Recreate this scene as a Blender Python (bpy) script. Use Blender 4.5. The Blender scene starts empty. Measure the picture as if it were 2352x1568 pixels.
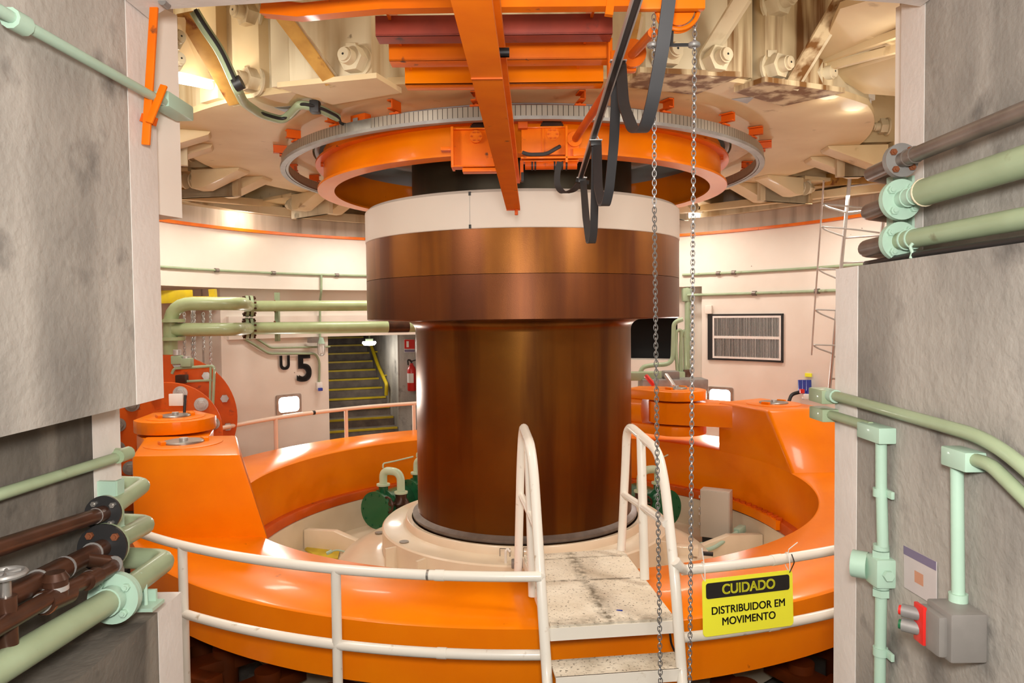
import bpy, bmesh, math, random
from mathutils import Vector as V, Matrix

# ------------------------------------------------------------------ camera, world, lights, exposure
sc = bpy.context.scene
COL = sc.collection
FPX, PITCH, ROLL = 1683.12, -0.03623966, -0.010376823   # focal length in pixels of the 2352 x 1568 frame
cp, sp, cr, sr = math.cos(PITCH), math.sin(PITCH), math.cos(ROLL), math.sin(ROLL)
cam_d = bpy.data.cameras.new('camera')
cam_d.sensor_width = 36.0
cam_d.lens = FPX / 2352 * 36.0
cam_d.clip_start = 0.05
cam = bpy.data.objects.new('camera', cam_d)
COL.objects.link(cam)
cam.matrix_world = Matrix(((cr, -sr, 0, 0), (-sp * sr, -sp * cr, -cp, 0), (cp * sr, cp * cr, -sp, 0), (0, 0, 0, 1)))
sc.camera = cam
SX, SY = 0.1157, 7.7            # axis of the turbine shaft; eye level is z = 0
FLOOR, RING, PLATE = -2.33, -1.723, 1.60

w = bpy.data.worlds.new('world')
sc.world = w
w.use_nodes = True
w.node_tree.nodes['Background'].inputs[0].default_value = (1.0, 0.93, 0.84, 1)
w.node_tree.nodes['Background'].inputs[1].default_value = 0.25
sc.view_settings.view_transform = 'Standard'
sc.view_settings.look = 'None'
sc.view_settings.exposure = 0.0
sc.view_settings.gamma = 1.0

def lamp(name, kind, loc, power, color=(1, .9, .78), size=.4, target=None, size_y=None, spread=None):
    d = bpy.data.lights.new(name, kind)
    d.energy = power
    d.color = color
    if kind == 'AREA':
        d.size = size
        if size_y:
            d.shape = 'RECTANGLE'; d.size_y = size_y
    else:
        d.shadow_soft_size = size
    o = bpy.data.objects.new(name, d)
    COL.objects.link(o)
    o.location = loc
    if target is not None:
        o.rotation_euler = (V(target) - V(loc)).to_track_quat('-Z', 'Y').to_euler()
    return o

def pol(R, deg, z):
    a = math.radians(deg)
    return V((SX + R * math.cos(a), SY + R * math.sin(a), z))

lamp('camera_flash', 'AREA', (0, -.1, .30), 118, (1, .965, .92), .3, (0.1, 6.5, -.1))  # on-camera flash, just above the lens
lamp('passage_fill', 'AREA', (0, -.3, 1.05), 9, (1, .95, .89), .9, (0, .9, -2))  # added fill light over the viewer, no fixture behind it
for x_, y_ in ((-2.0, 3.75), (2.1, 3.75)):
    lamp('pit_front_fill', 'AREA', (x_, y_, 1.25), 38, (1, .95, .87), .5, (x_ * .6, 6.2, -1.9))  # unseen fills added behind the opening edges to light ring and lug
for k, (R, a, p) in enumerate([(3.9, 160, 32), (3.9, 125, 34), (3.9, 90, 36), (3.9, 55, 34), (3.9, 20, 32), (3.9, -15, 36), (3.9, 195, 36)]):
    q = pol(R, a, 1.36)
    lamp('pit_ceiling_lamp', 'AREA', q, p, (1, .935, .85), .9, pol(4.0, a, -2), .25)
for k, (R, a, p) in enumerate([(3.8, -38, 7), (3.8, -142, 15), (3.3, -95, 12), (1.7, 150, 5), (1.7, 30, 5), (4.4, -64, 10)]):
    lamp('bracket_fill', 'POINT', pol(R, a, 2.15 if k < 2 else 2.3 if k < 3 else 2.1 if k < 5 else 1.75), p, (1, .89, .70), .15)  # fill lights added to brighten bracket and drum bore, no fixtures

lamp('side_panel_fill', 'POINT', (2.47, 4.5, 1.50), 7, (1, .93, .82), .12)  # unseen fill added behind the right trim to brighten the panel

# ------------------------------------------------------------------ from the photograph to points in the place
def ray(u, v):
    x = (u - 1176) / FPX; y = -(v - 784) / FPX
    x, y = cr * x - sr * y, sr * x + cr * y
    return V((x, cp - sp * y, sp + cp * y))
def P(u, v, y):
    r = ray(u, v); return r * (y / r.y)
def PZ(u, v, z):
    r = ray(u, v); return r * (z / r.z)
def PX(u, v, x):
    r = ray(u, v); return r * (x / r.x)
def PC(u, v, R, far=True):
    r = ray(u, v)
    a = r.x ** 2 + r.y ** 2; b = -2 * (r.x * SX + r.y * SY); c = SX * SX + SY * SY - R * R
    d = math.sqrt(max(b * b - 4 * a * c, 0))
    return r * ((-b + (d if far else -d)) / (2 * a))
def ang(p):
    return math.degrees(math.atan2(p.y - SY, p.x - SX))
def TH(u, v, R, far=True):
    return ang(PC(u, v, R, far))

# ------------------------------------------------------------------ materials
M = {}
def mat(name, base, rough=.5, metal=0., coat=0., spec=.4, var=None, streak=None, bump=0., emit=0., spots=None):
    """var=(colour, scale, amount); streak=(colour, scale, low, high) vertical stains; spots=(colour, scale, low, high)"""
    m = bpy.data.materials.new(name); m.use_nodes = True
    nt = m.node_tree; N = nt.nodes; L = nt.links
    b = N['Principled BSDF']
    b.inputs['Roughness'].default_value = rough
    b.inputs['Metallic'].default_value = metal
    b.inputs['Coat Weight'].default_value = coat
    b.inputs['Coat Roughness'].default_value = .08
    b.inputs['Specular IOR Level'].default_value = spec
    b.inputs['Base Color'].default_value = (*base, 1)
    if emit:
        b.inputs['Emission Color'].default_value = (*base, 1)
        b.inputs['Emission Strength'].default_value = emit
    tc = N.new('ShaderNodeTexCoord')
    col = None
    def mix(a, bcol, fac):
        mx = N.new('ShaderNodeMix'); mx.data_type = 'RGBA'
        if a is None:
            mx.inputs[6].default_value = (*base, 1)
        else:
            L.new(a, mx.inputs[6])
        mx.inputs[7].default_value = (*bcol, 1)
        L.new(fac, mx.inputs[0])
        return mx.outputs[2]
    def noise(scale, stretch, lo, hi, amount=1.0, detail=4):
        mp = N.new('ShaderNodeMapping'); mp.inputs['Scale'].default_value = stretch
        L.new(tc.outputs['Object'], mp.inputs['Vector'])
        n = N.new('ShaderNodeTexNoise'); n.inputs['Scale'].default_value = scale; n.inputs['Detail'].default_value = detail
        L.new(mp.outputs[0], n.inputs['Vector'])
        r = N.new('ShaderNodeMapRange'); r.inputs[1].default_value = lo; r.inputs[2].default_value = hi
        r.inputs[3].default_value = 0; r.inputs[4].default_value = amount
        L.new(n.outputs[0], r.inputs[0])
        return r.outputs[0], n.outputs[0]
    if var:
        f, _ = noise(var[1], (1, 1, 1), .35, .65, var[2]); col = mix(col, var[0], f)
    if streak:
        f, _ = noise(streak[1], (1, 1, .08), streak[2], streak[3], streak[4] if len(streak) > 4 else .8); col = mix(col, streak[0], f)
    if spots:
        f, _ = noise(spots[1], (1, 1, 1), spots[2], spots[3], .9, 6); col = mix(col, spots[0], f)
    if col is not None:
        L.new(col, b.inputs['Base Color'])
    if bump:
        _, h = noise(30, (1, 1, 1), 0, 1)
        bp = N.new('ShaderNodeBump'); bp.inputs['Strength'].default_value = bump; bp.inputs['Distance'].default_value = .01
        L.new(h, bp.inputs['Height']); L.new(bp.outputs[0], b.inputs['Normal'])
    M[name] = m
    return m

mat('orange', (.90, .228, .0004), .30, coat=.12, spec=.18, var=((.80, .165, .0004), 2.2, .6), spots=((.34, .06, .004), 9, .74, .80))
mat('orange_crane', (.84, .18, .001), .42, coat=.05, spec=.25, var=((.70, .12, .001), 4, .8), spots=((.10, .04, .02), 14, .68, .76))
mat('orange_dull', (.66, .10, .002), .5, spec=.25, var=((.50, .07, .002), 3, .8), spots=((.06, .03, .02), 9, .66, .76))
mat('red_brown', (.36, .055, .03), .5, var=((.25, .04, .025), 8, .8), spots=((.05, .03, .03), 9, .62, .72))
mat('cream', (.80, .68, .50), .3, coat=.3, var=((.72, .60, .43), 3, .6))
mat('steel_cream', (.74, .60, .37), .5, coat=.04, spec=.25, var=((.62, .46, .25), 1.3, .9), spots=((.26, .14, .05), 5, .66, .80))
mat('steel_pale', (.64, .55, .38), .5, spec=.25, streak=((.32, .19, .07), 4, .52, .68, .75), spots=((.12, .08, .04), 12, .70, .8))
mat('steel_rusty', (.62, .50, .31), .55, spec=.2, streak=((.17, .07, .016), 8, .40, .56, .97))
mat('steel_ochre', (.62, .36, .09), .5, var=((.40, .20, .05), 6, .9), spots=((.2, .05, .02), 8, .6, .7))
mat('wall_paint', (.78, .70, .615), .5, spec=.25, var=((.69, .60, .515), 1.2, .8), spots=((.16, .12, .10), 11, .745, .765))
mat('wall_grime', (.56, .48, .40), .7, streak=((.28, .22, .17), 7, .45, .75, .8))
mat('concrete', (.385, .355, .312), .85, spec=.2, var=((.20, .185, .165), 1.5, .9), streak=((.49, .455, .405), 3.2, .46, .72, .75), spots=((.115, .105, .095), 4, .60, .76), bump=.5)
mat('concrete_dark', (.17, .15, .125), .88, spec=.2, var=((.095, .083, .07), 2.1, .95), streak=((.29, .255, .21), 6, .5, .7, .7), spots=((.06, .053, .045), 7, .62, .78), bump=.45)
mat('white_strip', (.77, .72, .675), .65, spec=.2, var=((.66, .60, .55), 3, .6), spots=((.45, .38, .31), 12, .74, .82), bump=.25)
mat('white_rail', (.78, .74, .655), .32, coat=.2, spec=.3, spots=((.42, .33, .22), 16, .66, .78))
mat('rail_pink', (.80, .62, .48), .35, coat=.2)
mat('tread', (.78, .71, .58), .8, spec=.2, var=((.40, .33, .23), 5, .75), spots=((.10, .08, .05), 70, .57, .68), bump=.6)
mat('cover_white', (.68, .62, .54), .5, spec=.25)
mat('green_pipe', (.38, .45, .24), .38, coat=.2, spec=.3, var=((.31, .36, .18), 6, .7), spots=((.16, .14, .07), 10, .70, .80))
mat('mint', (.40, .565, .445), .42, coat=.12, spec=.3, var=((.38, .53, .42), 7, .7), spots=((.12, .12, .08), 18, .72, .80))
mat('mint_pale', (.56, .68, .48), .35, coat=.2, spec=.3)
mat('orange_shaded', (.20, .035, .003), .6, spec=.2, var=((.08, .02, .005), 3, .9))  # shade under the ring is mixed into this orange
mat('green_pale', (.33, .41, .26), .42, coat=.12, spec=.3, var=((.27, .33, .20), 5, .8), spots=((.14, .12, .06), 9, .66, .80))
mat('brown_pipe', (.085, .034, .018), .32, metal=.3, var=((.045, .02, .012), 8, .9))
mat('pipe_grey', (.16, .13, .11), .4, metal=.4, var=((.24, .2, .17), 8, .8))
mat('black', (.015, .014, .014), .5)
mat('rubber', (.035, .034, .036), .55)
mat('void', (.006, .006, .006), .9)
mat('steel', (.42, .40, .37), .35, metal=.8, var=((.3, .28, .25), 10, .8))
mat('galvanised', (.55, .54, .52), .4, metal=.6)
mat('chain_steel', (.30, .29, .28), .35, metal=.85)
mat('grey_flange', (.30, .29, .27), .45, metal=.3, var=((.22, .20, .19), 9, .8))
mat('dark_flange', (.025, .024, .024), .4, metal=.2)
mat('rust', (.20, .06, .02), .7)
mat('yellow', (.62, .46, .01), .45, var=((.48, .34, .02), 6, .8))
mat('sign_yellow', (.93, .93, .05), .4, coat=.1, spec=.25)
mat('dark_green', (.015, .12, .045), .3, coat=.4)
mat('red', (.62, .02, .015), .35, coat=.3)
mat('blue', (.02, .05, .33), .35, coat=.3)
mat('grey_box', (.52, .47, .39), .4, coat=.1)
mat('station_grey', (.24, .22, .20), .45, coat=.1, var=((.18, .165, .15), 9, .7))
mat('white', (.82, .80, .76), .5)
mat('poster', (.52, .47, .46), .5, var=((.58, .52, .50), 9, .6))
mat('poster_head', (.18, .15, .24), .5)
mat('poster_mark', (.55, .26, .16), .5)
mat('rust_step', (.21, .17, .135), .85, var=((.12, .095, .08), 6, .9), bump=.3)
mat('blue_grey', (.40, .44, .46), .5)
mat('glow', (1, .97, .92), .5, emit=9)
mat('glow_soft', (1, .93, .8), .5, emit=5)

def shaft_material(name, c1, c2, c3, rough, metal):
    m = mat(name, c1, rough, metal=metal, var=(c2, 1.1, 1.0), streak=(c3, 3.0, .47, .62, .8))
    nt = m.node_tree; N = nt.nodes; L = nt.links
    tc = N.new('ShaderNodeTexCoord'); n = N.new('ShaderNodeTexNoise'); n.inputs['Scale'].default_value = 160
    L.new(tc.outputs['Object'], n.inputs['Vector'])
    bp = N.new('ShaderNodeBump'); bp.inputs['Strength'].default_value = .12; bp.inputs['Distance'].default_value = .003
    L.new(n.outputs[0], bp.inputs['Height']); L.new(bp.outputs[0], N['Principled BSDF'].inputs['Normal'])
    return m
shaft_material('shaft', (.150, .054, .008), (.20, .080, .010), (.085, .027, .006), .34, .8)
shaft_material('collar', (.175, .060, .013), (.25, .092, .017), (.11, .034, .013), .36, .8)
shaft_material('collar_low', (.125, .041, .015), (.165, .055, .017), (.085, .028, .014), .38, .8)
shaft_material('shaft_dark', (.035, .026, .014), (.06, .05, .028), (.022, .017, .011), .45, .5)

def ring_ticks():
    m = mat('ticked_steel', (.36, .33, .28), .38, metal=.85)
    nt = m.node_tree; N = nt.nodes; L = nt.links
    tc = N.new('ShaderNodeTexCoord'); sx = N.new('ShaderNodeSeparateXYZ'); L.new(tc.outputs['Object'], sx.inputs[0])
    at = N.new('ShaderNodeMath'); at.operation = 'ARCTAN2'; L.new(sx.outputs[1], at.inputs[0]); L.new(sx.outputs[0], at.inputs[1])
    mu = N.new('ShaderNodeMath'); mu.operation = 'MULTIPLY'; mu.inputs[1].default_value = 392 / (2 * math.pi); L.new(at.outputs[0], mu.inputs[0])
    fr = N.new('ShaderNodeMath'); fr.operation = 'FRACT'; L.new(mu.outputs[0], fr.inputs[0])
    lt = N.new('ShaderNodeMath'); lt.operation = 'LESS_THAN'; lt.inputs[1].default_value = .11; L.new(fr.outputs[0], lt.inputs[0])
    mx = N.new('ShaderNodeMix'); mx.data_type = 'RGBA'; mx.inputs[6].default_value = (.40, .37, .32, 1); mx.inputs[7].default_value = (.02, .015, .012, 1)
    L.new(lt.outputs[0], mx.inputs[0]); L.new(mx.outputs[2], N['Principled BSDF'].inputs['Base Color'])
ring_ticks()

def deck_material():
    m = mat('deck', (.80, .73, .60), .8, spec=.2, var=((.62, .53, .40), 4, .7), spots=((.10, .08, .05), 70, .60, .68), bump=.6)
    nt = m.node_tree; N = nt.nodes; L = nt.links; bs = N['Principled BSDF']
    old = bs.inputs['Base Color'].links[0].from_socket
    tc = N.new('ShaderNodeTexCoord')
    def band(p, nrm, wid, amount):
        sub = N.new('ShaderNodeVectorMath'); sub.operation = 'SUBTRACT'; sub.inputs[1].default_value = p; L.new(tc.outputs['Object'], sub.inputs[0])
        dt = N.new('ShaderNodeVectorMath'); dt.operation = 'DOT_PRODUCT'; dt.inputs[1].default_value = nrm; L.new(sub.outputs[0], dt.inputs[0])
        ab = N.new('ShaderNodeMath'); ab.operation = 'ABSOLUTE'; L.new(dt.outputs['Value'], ab.inputs[0])
        mr = N.new('ShaderNodeMapRange'); mr.inputs[1].default_value = 0; mr.inputs[2].default_value = wid; mr.inputs[3].default_value = amount; mr.inputs[4].default_value = 0
        L.new(ab.outputs[0], mr.inputs[0]); return mr.outputs[0]
    a, b_ = PZ(1318, 1285, -1.57), PZ(1400, 1425, -1.57); d = (b_ - a).normalized()
    e0, e1 = PZ(1228, 1336, -1.57), PZ(1474, 1326, -1.57); d2 = (e1 - e0).normalized()
    f0, f1 = PZ(1208, 1287, -1.57), PZ(1440, 1274, -1.57); d3 = (f1 - f0).normalized()
    out = None
    for f in (band(a, (d.y, -d.x, 0), .06, .85), band(e0, (d2.y, -d2.x, 0), .02, .9), band(f0, (d3.y, -d3.x, 0), .02, .8), band(PZ(1400, 1425, -1.57), (d2.y, -d2.x, 0), .09, .5)):
        if out is None: out = f
        else:
            mx = N.new('ShaderNodeMath'); mx.operation = 'MAXIMUM'; L.new(out, mx.inputs[0]); L.new(f, mx.inputs[1]); out = mx.outputs[0]
    n = N.new('ShaderNodeTexNoise'); n.inputs['Scale'].default_value = 26; n.inputs['Detail'].default_value = 6; L.new(tc.outputs['Object'], n.inputs['Vector'])
    mr = N.new('ShaderNodeMapRange'); mr.inputs[1].default_value = .35; mr.inputs[2].default_value = .62; L.new(n.outputs[0], mr.inputs[0])
    mu = N.new('ShaderNodeMath'); mu.operation = 'MULTIPLY'; L.new(out, mu.inputs[0]); L.new(mr.outputs[0], mu.inputs[1])
    mx = N.new('ShaderNodeMix'); mx.data_type = 'RGBA'; L.new(old, mx.inputs[6]); mx.inputs[7].default_value = (.11, .085, .05, 1); L.new(mu.outputs[0], mx.inputs[0])
    L.new(mx.outputs[2], bs.inputs['Base Color'])
deck_material()

# ------------------------------------------------------------------ mesh builder
def frame(d, up=V((0, 0, 1))):
    d = d.normalized()
    s = d.cross(up)
    if s.length < 1e-4:
        s = d.cross(V((0, 1, 0)))
    s.normalize()
    return s, s.cross(d).normalized(), d

def rounded(pts, rad, n=6):
    pts = [V(p) for p in pts]
    out = [pts[0]]
    for i in range(1, len(pts) - 1):
        a, b, c = pts[i - 1], pts[i], pts[i + 1]
        d1, d2 = a - b, c - b
        r = min(rad, d1.length * .49, d2.length * .49)
        p, q = b + d1.normalized() * r, b + d2.normalized() * r
        for k in range(n + 1):
            t = k / n
            out.append(p * (1 - t) ** 2 + b * 2 * t * (1 - t) + q * t * t)
    out.append(pts[-1])
    return out

class MB:
    def __init__(s):
        s.b = bmesh.new()
    def faces(s, verts, faces):
        vs = [s.b.verts.new(v) for v in verts]
        for f in faces:
            try:
                s.b.faces.new([vs[i] for i in f])
            except ValueError:
                pass
        return s
    def hexa(s, p, bev=0.):
        """p: bottom four then top four, both counter-clockwise seen from above"""
        t = bmesh.new()
        vs = [t.verts.new(v) for v in p]
        for f in ((3, 2, 1, 0), (4, 5, 6, 7), (0, 1, 5, 4), (1, 2, 6, 5), (2, 3, 7, 6), (3, 0, 4, 7)):
            t.faces.new([vs[i] for i in f])
        if bev:
            bmesh.ops.bevel(t, geom=list(t.edges), offset=bev, segments=2, affect='EDGES', profile=.6)
        s.join(t)
        return s
    def join(s, t):
        m = {}
        for v in t.verts:
            m[v] = s.b.verts.new(v.co)
        for f in t.faces:
            try:
                s.b.faces.new([m[v] for v in f.verts])
            except ValueError:
                pass
        t.free()
    def box(s, c, size, bev=0., rz=0., rot=None):
        c = V(c); h = V(size) / 2
        R = rot.to_3x3() if rot is not None else Matrix.Rotation(rz, 3, 'Z')
        p = [c + R @ V((x * h.x, y * h.y, z * h.z)) for z in (-1, 1) for x, y in ((-1, -1), (1, -1), (1, 1), (-1, 1))]
        return s.hexa(p, bev)
    def bar(s, a, b, wid, thick, up=V((0, 0, 1)), bev=0.):
        a, b = V(a), V(b)
        sd, u, d = frame(b - a, V(up))
        p = [q + sd * x * wid / 2 + u * y * thick / 2 for q in (a, b) for x, y in ((1, -1), (-1, -1), (-1, 1), (1, 1))]
        return s.hexa([p[i] for i in (0, 1, 2, 3, 4, 5, 6, 7)], bev)
    def prism(s, poly, vec, bev=0.):
        vec = V(vec); poly = [V(p) for p in poly]
        t = bmesh.new()
        a = [t.verts.new(p) for p in poly]; b = [t.verts.new(p + vec) for p in poly]
        n = len(poly)
        t.faces.new(a[::-1]); t.faces.new(b)
        for i in range(n):
            t.faces.new((a[i], a[(i + 1) % n], b[(i + 1) % n], b[i]))
        if bev:
            bmesh.ops.bevel(t, geom=list(t.edges), offset=bev, segments=2, affect='EDGES', profile=.6)
        s.join(t)
        return s
    def sweep(s, pts, sec, side=None, cap=True, closed=False):
        pts = [V(p) for p in pts]
        n = len(pts); m = len(sec)
        rings = []
        prev = None
        for i, p in enumerate(pts):
            if closed:
                d = pts[(i + 1) % n] - pts[i - 1]
            else:
                d = pts[min(i + 1, n - 1)] - pts[max(i - 1, 0)]
            if d.length < 1e-9:
                d = V((0, 0, 1))
            d.normalize()
            if side is not None:
                x = V(side) - d * V(side).dot(d); x.normalize(); y = x.cross(d)
            elif prev is None:
                x, y, _ = frame(d)
            else:
                x = prev - d * prev.dot(d); x.normalize(); y = x.cross(d)
            prev = x
            rings.append([s.b.verts.new(p + x * a + y * b) for a, b in sec])
        for i in range(n if closed else n - 1):
            A, B = rings[i], rings[(i + 1) % n]
            for k in range(m):
                s.b.faces.new((A[k], A[(k + 1) % m], B[(k + 1) % m], B[k]))
        if cap and not closed:
            s.b.faces.new(rings[0][::-1]); s.b.faces.new(rings[-1])
        return s
    def tube(s, pts, r, n=12, bend=0., closed=False):
        if bend:
            pts = rounded(pts, bend)
        return s.sweep(pts, [(r * math.cos(2 * math.pi * k / n), r * math.sin(2 * math.pi * k / n)) for k in range(n)], closed=closed)
    def ribbon(s, pts, wid, thick, side):
        a, b = wid / 2, thick / 2
        return s.sweep(pts, [(-a, -b), (a, -b), (a, b), (-a, b)], side=side)
    def cyl(s, a, b, r, n=20, r2=None):
        a, b = V(a), V(b)
        x, y, d = frame(b - a)
        r2 = r if r2 is None else r2
        A = [s.b.verts.new(a + (x * math.cos(2 * math.pi * k / n) + y * math.sin(2 * math.pi * k / n)) * r) for k in range(n)]
        B = [s.b.verts.new(b + (x * math.cos(2 * math.pi * k / n) + y * math.sin(2 * math.pi * k / n)) * r2) for k in range(n)]
        s.b.faces.new(A); s.b.faces.new(B[::-1])
        for k in range(n):
            s.b.faces.new((A[k], B[k], B[(k + 1) % n], A[(k + 1) % n]))
        return s
    def hexnut(s, a, d, r, h):
        return s.cyl(a, V(a) + V(d).normalized() * h, r, 6)
    def lathe(s, prof, n=96, a0=0., a1=360., c=None, close=True):
        """prof: (R, z) list round the vertical axis; close joins the last to the first"""
        c = (SX, SY) if c is None else c
        full = abs(a1 - a0) >= 359.99
        m = n if full else n + 1
        rings = []
        for i in range(m):
            a = math.radians(a0 + (a1 - a0) * i / n)
            rings.append([s.b.verts.new((c[0] + R * math.cos(a), c[1] + R * math.sin(a), z)) for R, z in prof])
        q = len(prof)
        for i in range(n):
            A, B = rings[i], rings[(i + 1) % m]
            for k in range(q if close else q - 1):
                k2 = (k + 1) % q
                s.b.faces.new((A[k], B[k], B[k2], A[k2]))
        if not full and close:
            s.b.faces.new(rings[0]); s.b.faces.new(rings[-1][::-1])
        return s
    def sector(s, r0, r1, z0, z1, a0, a1, n=None):
        n = n or max(2, int(abs(a1 - a0) / 3))
        return s.lathe([(r0, z0), (r1, z0), (r1, z1), (r0, z1)], n, a0, a1)
    def build(s, name, material, parent=None, smooth=True, label=None):
        bmesh.ops.recalc_face_normals(s.b, faces=list(s.b.faces))
        me = bpy.data.meshes.new(name)
        s.b.to_mesh(me); s.b.free()
        me.materials.append(M[material] if isinstance(material, str) else material)
        if smooth:
            for p in me.polygons:
                p.use_smooth = True
            me.set_sharp_from_angle(angle=math.radians(38))
        o = bpy.data.objects.new(name, me)
        COL.objects.link(o)
        if parent is not None:
            o.parent = parent
            o.matrix_parent_inverse = Matrix.Translation(-parent.location) if parent.type == 'EMPTY' else Matrix.Identity(4)
        if label:
            o['label'] = label
        return o

def tag(o, label, cat, group=None, kind=None):
    o['label'] = label; o['category'] = cat
    if group: o['group'] = group
    if kind: o['kind'] = kind
    return o
def thing(name, label, cat, loc, group=None):
    o = bpy.data.objects.new(name, None)
    COL.objects.link(o)
    o.location = loc; o.empty_display_size = .1
    return tag(o, label, cat, group)
def struct(o):
    o['kind'] = 'structure'
    return o
def kids(o):
    return [c for c in bpy.data.objects if c.parent == o]
def copy_tree(o, label, loc, rz=0.):
    """a copy of a thing with copies of its parts and sub-parts"""
    r = o.copy(); COL.objects.link(r); r.location = loc; r.rotation_euler = (0, 0, rz)
    if label: r['label'] = label
    for ch in kids(o):
        c = ch.copy(); COL.objects.link(c); c.parent = r; c.matrix_parent_inverse = ch.matrix_parent_inverse
        for g in kids(ch):
            d = g.copy(); COL.objects.link(d); d.parent = c; d.matrix_parent_inverse = g.matrix_parent_inverse
    return r
def text(name, body, size, mtx, material, parent, bold=.0, depth=.001, align='CENTER', sx=1.0):
    cu = bpy.data.curves.new(name, 'FONT')
    cu.body = body; cu.size = size; cu.extrude = depth; cu.align_x = align; cu.align_y = 'CENTER'
    tmp = bpy.data.objects.new(name + '_curve', cu); COL.objects.link(tmp)
    me = bpy.data.meshes.new_from_object(tmp.evaluated_get(bpy.context.evaluated_depsgraph_get()))
    bpy.data.objects.remove(tmp); bpy.data.curves.remove(cu)
    tb = bmesh.new(); tb.from_mesh(me); bpy.data.meshes.remove(me)
    mb = MB()
    for dx, dy in ((-1, -1), (1, -1), (1, 1), (-1, 1)) if bold else ((0, 0),):
        c = tb.copy()
        for v_ in c.verts:
            v_.co.x += dx * bold; v_.co.y += dy * bold * .6
        mb.join(c)
    tb.free()
    o = mb.build(name, material, None, smooth=False)
    m = mtx @ Matrix.Diagonal((sx, 1, 1, 1))
    if parent is not None:
        o.parent = parent; o.matrix_parent_inverse = Matrix.Translation(-parent.location)
    o.matrix_basis = m
    return o

def arc(R, a0, a1, z, n=24):
    return [pol(R, a0 + (a1 - a0) * i / n, z) for i in range(n + 1)]

# ------------------------------------------------------------------ the setting: entrance passage
YB = -1.6
b = MB()
b.hexa([(-2.4, YB, -.31), (-1.36, YB, -.31), (-1.36, 2.64, -.31), (-2.4, 2.64, -.31), (-2.4, YB, 3), (-1.36, YB, 3), (-1.36, 2.64, 3), (-2.4, 2.64, 3)])
struct(b.build('wall_left', 'concrete', smooth=False))
b = MB()
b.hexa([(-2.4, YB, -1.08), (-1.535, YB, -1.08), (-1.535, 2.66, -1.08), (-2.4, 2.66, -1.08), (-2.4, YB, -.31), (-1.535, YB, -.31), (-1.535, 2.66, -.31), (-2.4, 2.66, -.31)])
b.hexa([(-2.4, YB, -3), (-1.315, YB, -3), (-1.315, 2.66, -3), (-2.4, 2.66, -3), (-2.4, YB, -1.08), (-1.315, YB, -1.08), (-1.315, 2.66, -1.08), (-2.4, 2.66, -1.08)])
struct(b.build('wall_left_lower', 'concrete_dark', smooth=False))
b = MB()
b.hexa([(-2.4, 2.64, -.31), (-1.358, 2.64, -.31), (-1.365, 2.86, -.31), (-2.4, 2.86, -.31), (-2.4, 2.64, 3), (-1.358, 2.64, 3), (-1.365, 2.86, 3), (-2.4, 2.86, 3)])
b.hexa([(-2.4, 2.66, -1.08), (-1.534, 2.66, -1.08), (-1.54, 2.86, -1.08), (-2.4, 2.86, -1.08), (-2.4, 2.66, -.31), (-1.534, 2.66, -.31), (-1.54, 2.86, -.31), (-2.4, 2.86, -.31)])
b.hexa([(-2.4, 2.66, -3), (-1.313, 2.66, -3), (-1.318, 2.86, -3), (-2.4, 2.86, -3), (-2.4, 2.66, -1.08), (-1.313, 2.66, -1.08), (-1.318, 2.86, -1.08), (-2.4, 2.86, -1.08)])
struct(b.build('trim_1', 'white_strip', smooth=False))
RZ = .168
b = MB()
b.hexa([(1.535, YB, RZ), (2.6, YB, RZ), (2.6, 2.74, RZ), (1.535, 2.74, RZ), (1.535, YB, 3), (2.6, YB, 3), (2.6, 2.74, 3), (1.535, 2.74, 3)])
b.hexa([(1.285, YB, -3), (2.6, YB, -3), (2.6, 2.72, -3), (1.285, 2.72, -3), (1.285, YB, RZ), (2.6, YB, RZ), (2.6, 2.72, RZ), (1.285, 2.72, RZ)])
struct(b.build('wall_right', 'concrete', smooth=False))
b = MB()
b.hexa([(1.533, 2.74, RZ), (2.6, 2.74, RZ), (2.6, 2.91, RZ), (1.536, 2.91, RZ), (1.533, 2.74, 3), (2.6, 2.74, 3), (2.6, 2.91, 3), (1.536, 2.91, 3)])
b.hexa([(1.283, 2.72, -3), (2.6, 2.72, -3), (2.6, 2.91, -3), (1.285, 2.91, -3), (1.283, 2.72, RZ), (2.6, 2.72, RZ), (2.6, 2.91, RZ), (1.285, 2.91, RZ)])
struct(b.build('trim_2', 'white_strip', smooth=False))
b = MB()
SOF = 1.126
b.prism([(-1.352, YB, SOF), (-1.352, 2.80, SOF), (-1.252, 2.715, SOF), (-.85, 2.667, SOF), (-.475, 2.61, SOF), (.1, 2.58, SOF), (.917, 2.643, SOF), (1.442, 2.73, SOF), (1.527, 2.76, SOF), (1.527, YB, SOF)], (0, 0, 1.7))
struct(b.build('ceiling_passage', 'white_strip', smooth=False))
b = MB().box((0, .55, -2.42), (5, 4.3, .18))
struct(b.build('floor_passage', 'concrete_dark', smooth=False))

# ------------------------------------------------------------------ the setting: round pit
W0, W1 = 4.84, 5.10
th_l = TH(755, 880, W1); th_r = TH(985, 880, W1)
th_wl = TH(1450, 780, W1) + 4; th_wr = TH(1556, 780, W1); th_e = TH(1612, 655, W0)
BAND = .42
b = MB()
b.sector(W0, W0 + .95, BAND, 1.26, th_e, 252)
b.sector(W0, W0 + .7, -3.0, 1.26, -72, th_e)
struct(b.build('wall_pit', 'wall_paint'))
b = MB().sector(W0 + .02, W0 + .7, 1.26, 3.0, -72, 252)
struct(b.build('wall_top', 'wall_grime'))
b = MB()
b.sector(W1, W1 + .45, -3.0, BAND, th_e - .1, th_wr)
b.sector(W1, W1 + .45, -3.0, -.78, th_wr, th_wl)
b.sector(W1, W1 + .45, -.08, BAND, th_wr, th_wl)
b.sector(W1, W1 + .45, -3.0, BAND, th_wl, th_r, 10)
b.sector(W1, W1 + .45, -.31, BAND, th_r, th_l, 6)
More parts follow.
